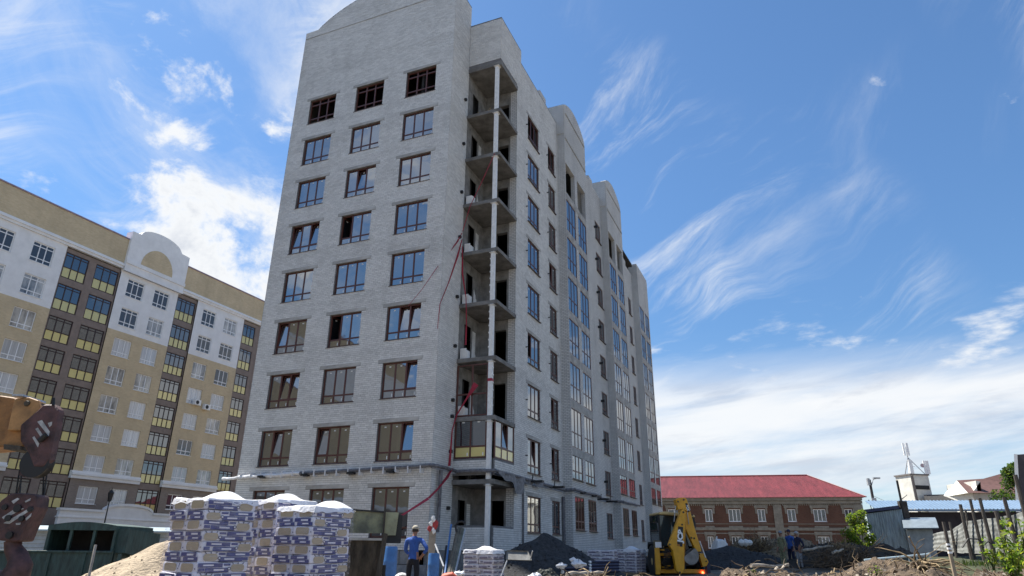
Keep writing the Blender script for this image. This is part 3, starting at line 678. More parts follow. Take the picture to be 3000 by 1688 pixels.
for (a, b) in secs:
    hs = [h[:4] for h in wh if a < h[0] < b]
    wall(mbw, 1, 0.0, 1, a, b, 20.35, 26.55, [h for h in hs if h[2] > 20.3], 0.18)
    wall(mbb, 1, 0.0, 1, a, b, 6.95, 20.35, [h for h in hs if 6.9 < h[2] < 20], 0.18)
    wall(mbt, 1, 0.0, 1, a, b, -0.5, 6.95, [h for h in hs if h[2] < 6.0], 0.18)
for (a, b) in ((7.25, 12.78), (19.55, 22.18), (29.1, 31.75)):
    wall(mbt, 1, -0.12, 1, a, b, -0.5, 26.3, [h[:4] for h in lh if a < h[0] < b], 0.2, mi=1)
mbt.box(-14, -0.1, 31.75, 32.0, -0.5, 26.5, 1)
part(mbw, 'upper_wall', M_PLW, BEI); part(mbb, 'brick_wall', M_BEIGE, BEI); part(mbt, 'lower_wall', [M_TAUPE, M_TAUPEP], BEI)
part(MB().box(-14, 0.02, -150, 12.8, 26.95, 29.5).box(-14, 0.02, 19.8, 32.0, 26.95, 29.5), 'parapet', M_BEIGE, BEI)
part(MB().box(-14, -0.5, -150, 32, -0.5, 26.9), 'rear_volume', M_DARK, BEI)
part(MB().box(-14.1, 0.1, -150, 12.77, 29.503, 29.62).box(-14.1, 0.1, 19.83, 32.1, 29.503, 29.62), 'roof_flashing', M_MAUVE, BEI)
for (a, b) in ((-150, 12.75), (19.85, 31.8)):
    part(MB().box(-0.2, 0.16, a, b, 26.40, 26.62).box(-0.2, 0.28, a, b, 26.62, 26.78).box(-0.2, 0.12, a, b, 26.78, 26.947), 'cornice', M_PLW, BEI)
pd = [(12.8, 26.2), (19.8, 26.2), (19.8, 30.4), (18.75, 30.45)]+[(16.2-2.45*math.cos(math.pi*(1-i/14)), 30.45+0.95*math.sin(math.pi*i/14)) for i in range(1, 14)]+[(13.75, 30.45), (12.8, 30.4)]
pm_ = part(MB().prism(pd, -0.6, 0.3, axes='yz'), 'pediment', M_PLW, BEI)
sc = [(14.35+0.0, 27.45)]+[(16.23-1.88*math.cos(math.pi*i/16), 27.45+2.12*math.sin(math.pi*i/16)) for i in range(17)]+[(18.11, 27.45)]
part(MB().prism(sc, 0.28, 0.33, axes='yz'), 'half_round_panel', M_BEIGE, pm_)
part(MB().box(0.2, 0.42, 12.78, 19.82, 27.0, 27.35).box(0.2, 0.36, 12.78, 19.82, 26.2, 26.4), 'moulding', M_PLW, pm_)
for (a, b) in ((12.62, 19.5), (22.0, 29.0), (-150, 7.2)):
    part(MB().box(-0.1, 0.2, a, b, 6.66, 6.95).box(-0.1, 0.32, a, b, 6.95, 7.12).box(-0.1, 0.2, a, b, 7.12, 7.3), 'cornice', M_PLW, BEI)
M_DKBR = mat('dark_brown_loggia_frame', (0.045, 0.022, 0.018), 0.5, 0.1, 3)
for (a, b, c, d, r) in wh:
    if a < -60: continue
    sp_ = a > 0.5
    place_window(BEI, b-a, round(d-c, 3), 3, (-0.1, a, c), R(90), (random.choice((M_GLASSN, M_GLASSN, M_CURT2)) if r < 2 else random.choice((M_GLASSN, M_CURT, M_CURT, M_CURT2, M_CURT2))), M_PVC, tr=0.40, top_tr=(0.34 if r < 2 else 0.0), split=False, fw=0.08)
for (a, b, c, d, r, n) in lh:
    hh = round(d-c, 3)
    key = ('lg', round(b-a, 2), hh, n)
    if key not in WCACHE:
        f, panes = window_parts(b-a, hh, n, round(hh*0.41, 3), 0.09, 0.1, 0.28)
        WCACHE[key] = (f.mesh('balcony_glazing', M_DKBR), panes)
    fm, panes = WCACHE[key]
    o = link('balcony_glazing', fm, BEI, (-0.16, a, c), (0, 0, R(90)))
    for i, (pa, pb, pc, pdd) in enumerate(panes):
        if i >= 2*n: 
            continue
        gold = i < n; top_ = pdd if gold else hh-0.1
        k2 = ('lgp', round(pb-pa, 3), round(top_-pc, 3), gold)
        if k2 not in WCACHE: WCACHE[k2] = MB().box(0, pb-pa, 0.03, 0.05, 0, top_-pc).mesh('panel' if gold else 'pane', M_GOLD if gold else M_GLASSB)
        link('gold_panel' if gold else 'pane', WCACHE[k2], o, (pa, 0, pc))
for yy, z in ((23.9, 15.2), (25.25, 14.95)):
    part(MB().box(0.05, 0.42, yy, yy+0.8, z, z+0.55).lathe([(0.2, 0), (0.2, 0.02)], M=Matrix.Translation((0.42, yy+0.32, z+0.27)) @ Matrix.Rotation(R(90), 4, 'Y'), mi=1), 'air_conditioner', [M_PVC, M_BLACK], BEI)
# white entrance wall in front of it
ENT = thing('entrance_wall', 'white rendered entrance wall with a low arched top in front of the beige block', 'wall', bworld(BX+2.4, 0, 0), -YAW)
ew = [(10.9, -0.3), (22.6, -0.3), (22.6, 4.0), (20.0, 4.0), (19.7, 4.15)]+[(17.25+2.35*math.cos(math.pi*i/12), 4.15+0.5*math.sin(math.pi*i/12)) for i in range(13)]+[(14.8, 4.0), (10.9, 4.0)]
part(MB().prism(ew, -0.3, 0.0, axes='yz'), 'wall_panel', M_PLW, ENT)
def arcband(off, t0):
    up = [(17.25+(2.35+off)*math.cos(math.pi*i/12), 4.15+(0.5+off)*math.sin(math.pi*i/12)-0.02) for i in range(13)]
    lo = [(17.25+(2.35+off-t0)*math.cos(math.pi*i/12), 4.15+(0.5+off-t0)*math.sin(math.pi*i/12)-0.02) for i in range(12, -1, -1)]
    return up+lo
part(MB().prism(arcband(0.1, 0.22), -0.35, 0.12, axes='yz').box(-0.35, 0.12, 10.8, 14.8, 3.9, 4.08).box(-0.35, 0.12, 19.75, 22.7, 3.9, 4.08).box(-0.3, 0.06, 10.8, 22.7, 3.35, 3.45), 'coping', M_PLW, ENT)
# lantern post
lp = P(300, 1560, 52.0); tp = P(320, 1433, 52.0)
LMP = thing('lamp_post', 'slim black lantern post before the white entrance wall', 'street lamp', (lp.x, lp.y, 0))
hh = tp.z
part(MB().tube([(0, 0, 0), (0, 0, hh-0.9)], [0.07, 0.04], 8), 'post', M_BLACK, LMP)
part(MB().lathe([(0.05, hh-0.9), (0.13, hh-0.85), (0.2, hh-0.3), (0.22, hh-0.28), (0.05, hh-0.05), (0.02, hh+0.1)], n=8), 'lantern', M_BLACK, LMP)

# ------------------------------------------------------------------ pale shed and fence behind the green truck
M_SIDING = mat('grey_siding', (0.42, 0.45, 0.46), 0.6, 0.15, 2)
M_PALEBLUE = mat('pale_blue_sheet_roof', (0.34, 0.43, 0.48), 0.45, 0.12, 2)
a_, b_ = P(-60, 1560, 31), P(500, 1560, 33)
SHD = thing('site_shed', 'long low shed with grey horizontal siding and pale blue sheet roof', 'shed', (a_.x, a_.y, 0), math.atan2(b_.y-a_.y, b_.x-a_.x))
Ls = (b_-a_).length
mb = MB().box(0, Ls, 0.02, 2.0, -0.1, 1.85); part(mb, 'wall', M_SIDING, SHD)
for i in range(10): part(MB().prism([(0.02, 0.1+i*0.165), (-0.02, 0.12+i*0.165), (0.02, 0.1+i*0.165+0.16)], 0.01, Ls-0.01, axes='yz'), 'siding_board', M_SIDING, SHD)
part(MB().prism([(-0.35, 1.80), (2.3, 2.02), (2.3, 2.08), (-0.35, 1.86)], -0.2, Ls+0.2, axes='yz'), 'roof', M_PALEBLUE, SHD)

# ------------------------------------------------------------------ red roofed brick house on the right
Y0R = 88.0; ang = R(-12.3)
RD = Vector((math.cos(ang), math.sin(ang), 0)); RN = Vector((math.sin(ang), -math.cos(ang), 0))  # along, outward to camera
rp0 = P(2300, 1600, Y0R)
def rb(x, y): 
    q = onplane(x, y, rp0, RN); return ((q-rp0).dot(RD), q.z)
def z7(cx, cy): return (2050+cx*0.2402, 1340+cy*0.2402)
M_RBRICK = brick_mat('red_brick', (0.125, 0.05, 0.033), (0.16, 0.068, 0.044), (0.15, 0.115, 0.09), bw=0.27, bh=0.085, stains=0.3)
M_STONE = mat('weathered_trim', (0.27, 0.245, 0.20), 0.9, 0.15, 2.5, 0.2, 10)
M_REDROOF = mat('red_sheet_roof', (0.185, 0.032, 0.038), 0.5, 0.16, 1.2, stretch=(1.5, .3, .3)); stain(M_REDROOF, 0.3, (0.7, 0.7, 0.1), 5.0, 0.45, 0.7)
RED = thing('brick_house', 'two storey dark red brick house with red ribbed hip roof and pale trim', 'house', (rp0.x, rp0.y, 0), ang)
xe = rb(*z7(1955, 480))[0]; ze = rb(*z7(1000, 490))[1]; XL = -46.0
whs = []
for cx0, cx1, n in ((60, 165, 2), (345, 510, 3), (700, 812, 2), (1062, 1185, 2), (1380, 1555, 3), (1760, 1885, 2)):
    (a, zt) = rb(*z7(cx0, 632)); (b, zb) = rb(*z7(cx1, 785)); whs.append((a, b, zb, zt, n, 0))
for cx0, cx1, n in ((95, 180, 2), (390, 525, 3), (745, 850, 2), (1095, 1195, 2), (1440, 1605, 3)):
    (a, zt) = rb(*z7(cx0, 965)); (b, zb) = rb(*z7(cx1, 1110)); whs.append((a, b, zb, zt, n, 1))
sp_ = whs[0][0]
for i in range(1, 9):
    whs.append((sp_-4.6*i, sp_-4.6*i+1.5, whs[0][2], whs[0][3], 2, 0)); whs.append((sp_-4.6*i, sp_-4.6*i+1.5, whs[6][2], whs[6][3], 2, 1))
mb = MB(); wall(mb, 0, 0.0, -1, XL, xe, -0.5, ze, [h[:4] for h in whs], 0.25)
mb.box(XL, xe-0.002, 0.6, 12, -0.5, ze-0.01)
part(mb, 'wall', M_RBRICK, RED)
for (a, b, c, d, n, lv) in whs:
    place_window(RED, round(b-a, 2), round(d-c, 2), n, (a, 0.1, c), 0, M_GLASSN, M_PVC, tr=0, split=True, fw=0.09)
    part(MB().box(a-0.36, b+0.36, -0.10, 0.02, d+0.12, d+0.55).box(a-0.28, a-0.04, -0.07, 0.02, d-0.55, d+0.118).box(b+0.04, b+0.28, -0.07, 0.02, d-0.55, d+0.118), 'window_surround', M_STONE, RED)
    if lv == 0: part(MB().box(a-0.1, b+0.1, -0.06, 0.02, c-0.95, c-0.5), 'panel_under_window', M_STONE, RED)
mb = MB()
zc1 = rb(*z7(900, 880))[1]
for z0, z1, pr in ((ze-0.40, ze-0.02, 0.35), (ze-0.78, ze-0.44, 0.2), (zc1-0.12, zc1+0.22, 0.12), (zc1-0.55, zc1-0.42, 0.06), (whs[0][2]-0.30, whs[0][2]-0.22, 0.05)):
    part(MB().box(XL, xe+0.1, -pr, 0.012, z0, z1), 'cornice', M_STONE, RED)
mb = MB(); x = XL
while x < xe: mb.box(x, x+0.12, -0.10, 0.01, ze-0.98, ze-0.80); x += 0.26
o = part(mb, 'dentils', M_STONE, RED); o['kind'] = 'stuff'
for cx in (905, 985): pass
a0 = rb(*z7(890, 560))[0]; part(MB().box(a0-0.05, a0+0.95, -0.14, 0.013, 0, ze-0.86), 'pilaster', M_STONE, RED)
part(MB().box(xe-0.9, xe+0.08, -0.14, 0.8, 0, ze-0.86), 'pilaster', M_STONE, RED)
# hip roof with ribs
zr = P(2435, 1393, Y0R+4.5).z; eav = 0.55
nrib = 330; mb = MB(); W_ = 12.0
x0r, x1r = XL-0.5, xe+eav
hipx = 5.2
def roof_pt(t, s):   # t 0..1 along, s 0 eave..1 ridge (front slope)
    x = x0r+(x1r-x0r)*t; s2 = s
    mx = min(1.0, (x1r-x)/hipx)
    return x, -eav+(W_/2+eav)*min(s, mx), ze-0.02+(zr-ze)*min(s, mx)
k0 = 0
for i in range(nrib):
    for (ta, tb, dz_) in ((i/nrib, (i+0.6)/nrib, 0.0), ((i+0.62)/nrib, (i+0.98)/nrib, 0.05)):
        p = [Vector(roof_pt(ta, 0)), Vector(roof_pt(tb, 0)), Vector(roof_pt(tb, 1)), Vector(roof_pt(ta, 1))]
        up = Vector((0, -0.5, 0.87))*dz_
        mb.add([q+up for q in p], [(0, 1, 2, 3)])
        if dz_: mb.add([p[0], p[0]+up, p[3]+up, p[3]], [(0, 1, 2, 3)]); mb.add([p[1], p[1]+up, p[2]+up, p[2]], [(0, 1, 2, 3)])
mb.add([(x1r, -eav, ze-0.02), (x1r, W_+eav, ze-0.02), (x1r-hipx, W_/2, zr)], [(0, 1, 2)])
mb.add([(x1r, W_+eav, ze-0.02), (x0r, W_+eav, ze-0.02), (x0r, W_/2, zr), (x1r-hipx, W_/2, zr)], [(0, 1, 2, 3)])
mb.add([(x0r, -eav, ze-0.025), (x1r, -eav, ze-0.025), (x1r, W_+eav, ze-0.025), (x0r, W_+eav, ze-0.025)], [(0, 1, 2, 3)])
part(mb, 'roof', M_REDROOF, RED)
part(MB().tube([(x0r, W_/2, zr+0.03), (x1r-hipx, W_/2, zr+0.03), (x1r, -eav, ze)], 0.1, 6), 'ridge_cap', M_REDROOF, RED)

# ------------------------------------------------------------------ background right: tower, houses, lamp, shed
def q8(cx, cy): return (2450+cx*0.2816, 1280+cy*0.2816)
M_TOWER = mat('cream_render', (0.72, 0.70, 0.62), 0.85, 0.1, 1.0)
M_GALV = mat('galvanised_steel', (0.48, 0.49, 0.50), 0.45, 0.15, 4, metal=0.3)
YT = 115.0
tl, tm, tr_ = P(*q8(695, 395), YT+2.5), P(*q8(768, 395), YT), P(*q8(978, 415), YT+0.8)
TW = thing('tower', 'white square tower with dark window band and antennas on its flat top', 'tower', (tm.x, tm.y, 0))
zt = tm.z
d1, d2 = (tl-tm).xy, (tr_-tm).xy; d1 = Vector((d1[0], d1[1], 0)); d2 = Vector((d2[0], d2[1], 0))
d2 = d2*0.9; d1 = Vector((-d2.y, d2.x, 0)).normalized()*3.4; 
def twp(a, b, z): return d1*a+d2*b+Vector((0, 0, z))
def twbox(mb, a0, a1, b0, b1, z0, z1, mi=0):
    vs = [twp(a, b, z) for z in (z0, z1) for a in (a0, a1) for b in (b0, b1)]
    return mb.add(vs, [(0, 1, 3, 2), (4, 6, 7, 5), (0, 4, 5, 1), (2, 3, 7, 6), (0, 2, 6, 4), (1, 5, 7, 3)], mi)
part(twbox(MB(), 0, 1, 0, 1, 0, zt), 'shaft', M_TOWER, TW)
part(twbox(MB(), -0.04, 1.04, -0.05, 1.05, zt-0.02, zt+0.2), 'platform', mat('grey_platform', (0.2, 0.18, 0.17), .8, .2, 3), TW)
zb = P(*q8(850, 545), YT).z; part(twbox(MB(), -0.02, 0.05, 0.12, 0.92, zb, zb+0.65), 'window_band', M_DARK, TW)
part(twbox(MB(), -0.03, 0.03, 0.02, 0.14, 0.5, zt-0.1), 'corner_cladding', mat('grey_brown_cladding', (0.2, 0.17, 0.15), 0.8), TW)
ztop = P(*q8(750, 65), YT).z
ap = twp(0.4, 0.42, zt+(ztop-zt)*0.58)
mast = part(MB().tube([twp(0.4, 0.42, zt), ap, ap+Vector((0, 0, (ztop-zt)*0.45))], 0.09, 6), 'mast', M_GALV, TW)
mb = MB()
for a, b in ((0.05, 0.0), (0.05, 0.95), (0.95, 0.5)): mb.tube([twp(a, b, zt), ap], 0.07, 5)
mb.tube([twp(0.3, 0.16, zt+(ap.z-zt)*0.5), twp(0.3, 0.62, zt+(ap.z-zt)*0.5)], 0.04, 4)
part(mb, 'mast_stay', M_GALV, TW)
for dx_, dy_ in ((-0.42, 0), (0.36, 0.1), (0.0, -0.3)):
    q = ap+Vector((dx_, dy_, 0.35)); part(MB().box(q.x-0.13, q.x+0.13, q.y-0.08, q.y+0.08, q.z, q.z+2.1), 'antenna_panel', M_PVC, TW)
for b in (0.06, 0.16, 0.88, 0.99, 1.08): 
    q = twp(0.0, b, zt+0.2); part(MB().box(q.x-0.15, q.x+0.15, q.y-0.25, q.y-0.1, q.z, q.z+2.2), 'antenna_panel', M_PVC, TW)
q = twp(0, 0.78, zt+1.6); part(MB().lathe([(0.02, -0.1), (0.3, 0), (0.34, 0.12)], M=Matrix.Translation(q) @ Matrix.Rotation(R(90), 4, 'X'), n=14), 'dish', mat('pale_pink_dish', (0.5, 0.38, 0.4), 0.5), TW)
# brown roofed house
YH = 105.0
M_BROOF = mat('brown_tile_roof', (0.125, 0.062, 0.052), 0.7, 0.12, 2, 0.3, 8)
rl, rr = P(*q8(1168, 452), YH+4), P(*q8(1640, 380), YH+4)
el, er = P(*q8(1262, 583), YH), P(*q8(2030, 575), YH)
HS = thing('house', 'cream rendered house with a broad brown roof beyond the blue roofed shed', 'house', (el.x+1.3, YH, 0))
off = Vector((el.x, YH, 0))
def hp(p): return Vector(p)-off
zr1 = rl.z; zr2 = rr.z; ze2 = el.z
xl, xr = rl.x-off.x, er.x-off.x+3
part(MB().add([(0.0, -0.4, ze2), (xr, -0.4, ze2), (xr, 4, zr2-0.6), (rr.x-off.x, 4, zr2), (rr.x-off.x-3.2, 4, zr1+0.3), (xl, 4, zr1), (xl+0.0, 8.5, ze2), (xr, 8.5, ze2)], [(0, 1, 2, 3, 4, 5), (5, 4, 3, 2, 7, 6)]).add([(0.0, -0.38, ze2-.02), (xl, 4, zr1-.02), (xl, 8.5, ze2-.02)], [(0, 1, 2)], 1), 'roof', [M_BROOF, M_TOWER], HS)
part(MB().box(1.2, xr-0.2, 0, 8, 0, ze2-0.02), 'wall', mat('beige_render', (0.45, 0.41, 0.34), 0.85, 0.08, 1), HS)
part(MB().prism([(xl+0.5, 0), (1.19, 0), (1.19, ze2+0.1), (xl+1.2, zr1-0.5), (xl+0.5, zr1-0.4)], 0.3, 7.6), 'gable_wall', M_TOWER, HS)
for xx in (xl+1.4, xl+2.3): part(MB().box(xx, xx+0.5, 0.22, 0.31, ze2-1.4, ze2-0.3), 'window', M_DARK, HS)
# low dark roofed annex
q = P(*q8(1070, 620), YH+6)
AN = thing('annex', 'low dark roofed annex between the white tower and the brown roofed house', 'house', (q.x+.8, q.y, 0), -math.atan2(q.x, q.y))
part(MB().box(-2.6, 2.6, 0, 5, 0, q.z-0.6), 'wall', M_TOWER, AN); part(MB().prism([(-0.4, q.z-0.6), (2.5, q.z+0.5), (5.4, q.z-0.6)], -2.8, 2.8, axes='yz'), 'roof', M_DARK, AN)
# roof at the right edge
YE = 55.0
a1, a2 = P(*q8(1885, 185), YE), P(*q8(1975, 520), YE)
ED = thing('house', 'house with a steep dark roof and white bargeboard rising behind the tree', 'house', (a1.x, YE, 0), -math.atan2(a1.x, YE))
part(MB().prism([(0.0, a1.z), (a2.x-a1.x-0.8, a2.z-2.0), (9, a2.z-2.0), (9, a1.z+0.2)], 0, 7), 'roof', mat('dark_slate_roof', (0.07, 0.06, 0.065), 0.6, 0.1, 2), ED)
part(MB().prism([(-0.22, a1.z+0.05), (0.0, a1.z+0.02), (a2.x-a1.x-0.8, a2.z-2.0), (a2.x-a1.x-1.1, a2.z-2.05)], -0.15, 0.2), 'bargeboard', M_PVC, ED)
part(MB().box(a2.x-a1.x-0.6, 9, 0.4, 6.6, 0, a2.z-2.01), 'wall', M_TOWER, ED)
# street lamp with wires
pb, pt = P(*q8(390, 770), 62), P(*q8(345, 445), 62)
SL = thing('street_lamp', 'dark concrete street lamp post with one arm and hanging wires beside the red roof', 'street lamp', (pt.x, pt.y, 0))
part(MB().tube([(0, 0, 0), (0, 0, pt.z)], [0.16, 0.11], 8), 'post', mat('dark_post', (0.07, 0.06, 0.06), 0.8), SL)
ae = P(*q8(440, 430), 62)-Vector((pt.x, pt.y, 0))
part(MB().tube([(0, 0, pt.z-0.7), (ae.x*0.4, 0, ae.z-0.1), (ae.x, 0, ae.z)], 0.04, 6), 'arm', M_GALV, SL)
part(MB().box(ae.x-0.5, ae.x+0.1, -0.12, 0.12, ae.z-0.06, ae.z+0.06, M=None), 'lamp_head', M_GALV, SL)
part(MB().box(-0.25, -0.05, -0.15, 0.1, pt.z-0.5, pt.z+0.1), 'fuse_box', M_GALV, SL); part(MB().box(-0.2, 0.2, -0.2, -0.1, pt.z-2.2, pt.z-1.6), 'fuse_box', M_GALV, SL)
we = P(*q8(735, 605), 70)-Vector((pt.x, pt.y, 0))
part(MB().tube([Vector((0.1, 0, pt.z-2.4)).lerp(we, t/10)+Vector((0, 0, -1.0*math.sin(math.pi*t/10)*0.35)) for t in range(11)], 0.03, 4), 'wire', M_BLACK, SL)
part(MB().tube([Vector((0.1, 0, pt.z-1.4)).lerp(we, t/10)+Vector((0, 0, -1.2*math.sin(math.pi*t/10)*0.5)) for t in range(11)], 0.015, 4), 'wire', M_BLACK, SL)
lw = P(*q8(315, 690), 62)-Vector((pt.x, pt.y, 0))
part(MB().tube([(0, 0, pt.z-2.6), (-0.15, 0, pt.z-4), (lw.x*0.6, 0, lw.z+0.3), (lw.x, 0, lw.z)], 0.03, 4), 'wire', M_BLACK, SL)
# blue roofed shed
M_BLUEROOF = mat('light_blue_ribbed_roof', (0.15, 0.225, 0.32), 0.4, 0.08, 2)
s0, s1 = P(*q8(395, 757), 46), P(*q8(2300, 733), 44)
BS = thing('shed', 'long dark shed with light blue ribbed metal roof behind the scrap fence', 'shed', (s0.x, s0.y, 0), math.atan2(s1.y-s0.y, s1.x-s0.x))
Lb = (s1-s0).length; zs_ = s0.z; zr3 = P(*q8(380, 668), 47.8).z
mb = MB(); n = int(Lb/0.22)
for i in range(n):
    x = Lb*i/n; d = Lb/n
    for (xa, xb, u) in ((x, x+d*0.55, 0), (x+d*0.55, x+d*0.7, None), (x+d*0.7, x+d*0.85, 0.04), (x+d*0.85, x+d, -1)):
        ua, ub = {0: (0, 0), None: (0, 0.04), 0.04: (0.04, 0.04), -1: (0.04, 0)}[u]
        mb.add([(xa, -0.3, zs_+ua), (xb, -0.3, zs_+ub), (xb, 1.7, zr3+ub), (xa, 1.7, zr3+ua)], [(0, 1, 2, 3)])
mb.box(0, Lb, -0.31, -0.27, zs_-0.12, zs_-0.003)
part(mb, 'roof', M_BLUEROOF, BS)
part(MB().box(0.1, Lb, 0.1, 1.6, 0.3, zs_-0.15), 'wall', mat('dark_shed_wall', (0.035, 0.028, 0.032), 0.9, 0.2, 2), BS)
# corrugated metal booth
M_ZINC = mat('weathered_zinc', (0.30, 0.36, 0.39), 0.5, 0.25, 2.2, 0.15, 9, metal=0.15, stretch=(4, 4, 0.5))
bl, br_ = P(*q8(392, 1250), 40), P(*q8(768, 1222), 40); tlb = P(*q8(300, 800), 40); trb = P(*q8(660, 762), 40)
BO = thing('metal_booth', 'tall grey corrugated metal booth with a dark blue roof edge beside the green bush', 'booth', (bl.x, 40, bl.z-0.3), -math.atan2(bl.x+.5, 40))
wb = (br_.x-bl.x)*0.88; hl = tlb.z-bl.z+0.3; hr = trb.z-bl.z+0.3
def corr(mb, x0, x1, n, zf0, zf1, y=0.0, amp=0.025):
    for i in range(n):
        for a, b, ya, yb in ((0, .35, 0, 0), (.35, .5, 0, amp), (.5, .85, amp, amp), (.85, 1, amp, 0)):
            xa, xb = x0+(x1-x0)*(i+a)/n, x0+(x1-x0)*(i+b)/n
            mb.add([(xa, y-ya, zf0(xa)), (xb, y-yb, zf0(xb)), (xb, y-yb, zf1(xb)), (xa, y-ya, zf1(xa))], [(0, 1, 2, 3)])
mb = MB(); corr(mb, 0, wb, 16, lambda x: 0, lambda x: hl+(hr-hl)*x/wb); mb.box(0.01, wb-0.01, 0.005, 1.8, 0, min(hl, hr)-0.02)
part(mb, 'corrugated_wall', M_ZINC, BO)
part(MB().prism([(-0.5, hl+0.0), (wb-0.1, hr+0.03), (wb-0.1, hr+0.2), (-0.5, hl+0.17)], -0.15, 2.0), 'roof', mat('navy_metal', (0.03, 0.035, 0.09), 0.5), BO)
# tall dark pole unit beside the booth
q0 = P(*q8(640, 668), 39.5); q1 = P(*q8(790, 1210), 39.5); qa = P(*q8(610, 455), 39.5)
PO = thing('utility_pole', 'dark timber pole with a thin steel rod and box at the booth corner', 'pole', (q1.x, q1.y, 0.5))
part(MB().box(-0.22, 0.22, -0.1, 0.12, 0, q0.z-0.5, M=None), 'post', mat('old_dark_timber', (0.075, 0.06, 0.05), 0.9, 0.25, 4), PO)
part(MB().tube([(-0.1, -0.12, q0.z-1.6), (-0.12, -0.12, qa.z-0.5)], 0.06, 6), 'rod', M_BLACK, PO)
part(MB().box(-0.05, 0.35, -0.35, -0.1, 1.2, 1.9), 'box', M_BLACK, PO)
# metal cabinet
c0, c1 = P(*q8(772, 1205), 38.5), P(*q8(1045, 1175), 38.5); ct = P(*q8(1010, 965), 38.5)
CB = thing('metal_cabinet', 'grey sheet metal cabinet with a sloping lid in front of the dark shed', 'cabinet', (c0.x, 38.5, 0.6), -math.atan2(c0.x, 38.5))
wc = (c1.x-c0.x)*0.85; hc = ct.z-0.6
part(MB().box(0, wc, 0, 1.3, 0, hc), 'body', mat('grey_blue_sheet', (0.26, 0.30, 0.33), 0.45, 0.18, 2.5, metal=0.2), CB, bevel=0.01)
part(MB().prism([(-0.45, hc+0.02), (0.5, hc+0.45), (1.5, hc+0.62), (1.5, hc+0.66), (0.5, hc+0.49), (-0.45, hc+0.06)], -0.1, wc+0.3, axes='yz'), 'lid', mat('pale_sheet', (0.20, 0.24, 0.27), 0.4, 0.12, 3), CB)
# scrap fence of corrugated sheets
FE = thing('scrap_fence', 'sagging fence of horizontal corrugated metal sheets on dark timber posts', 'fence', (0, 0, 0))
fp = [(P(*q8(1010, 1010), 36), P(*q8(1010, 1180), 36)), (P(*q8(1215, 965), 33), P(*q8(1215, 1200), 33)), (P(*q8(1320, 880), 32), P(*q8(1330, 1210), 32)), (P(*q8(1560, 850), 30), P(*q8(1600, 1210), 30)), (P(*q8(1780, 825), 28.5), P(*q8(1830, 1200), 28.5)), (P(*q8(2020, 760), 27), P(*q8(2080, 1200), 27))]
M_RUSTZ = mat('dull_corrugated_sheet', (0.27, 0.28, 0.265), 0.6, 0.3, 2.0, 0.2, 8, metal=0.1)
for i in range(5):
    (ta, ba), (tb, bb) = fp[i], fp[i+1]
    mb = MB(); nr = 7 if i else 4; seg = 6
    def sh(u, v, ta=ta, ba=ba, tb=tb, bb=bb, nr=nr):
        p = ba.lerp(bb, u).lerp(ta.lerp(tb, u), v); return p+Vector((0, -0.05*math.sin(v*nr*2*math.pi), 0.02*math.sin(u*5+i)))
    mb.grid(sh, 8, nr*seg); part(mb, 'corrugated_sheet', M_RUSTZ, FE, smooth=True)
M_TIMB = mat('weathered_timber', (0.085, 0.072, 0.062), 0.9, 0.25, 5, 0.3, 20, stretch=(4, 4, 0.5))
for cx, cy, bx, by, Yp, wd in ((1182, 885, 1235, 1180, 33, .10), (1290, 702, 1380, 1120, 31.6, .13), (1345, 765, 1400, 1100, 31.9, .09), (1392, 648, 1500, 1100, 30.8, .11), (1492, 637, 1610, 1090, 30.0, .12), (1665, 770, 1760, 1130, 29.2, .16), (1745, 630, 1850, 1000, 28.4, .13), (1862, 395, 2010, 980, 27.4, .14)):
    t_, b_ = P(*q8(cx, cy), Yp-0.3), P(*q8(bx, by), Yp-0.3); b_.z = min(b_.z, 0.6)
    part(MB().tube([b_, t_], [wd*.72, wd*0.55], 7), 'post', M_TIMB, FE)
# cable draped on the fence
cps = [P(*q8(cx, cy), 27.5) for cx, cy in ((1310, 1150), (1370, 1060), (1480, 1065), (1530, 1130), (1580, 1090), (1640, 1130), (1700, 1085), (1790, 1100))]
o = MB().tube(cps, 0.03, 5).build('cable', M_BLACK); tag(o, 'dark cable looped along the corrugated scrap fence', 'cable')

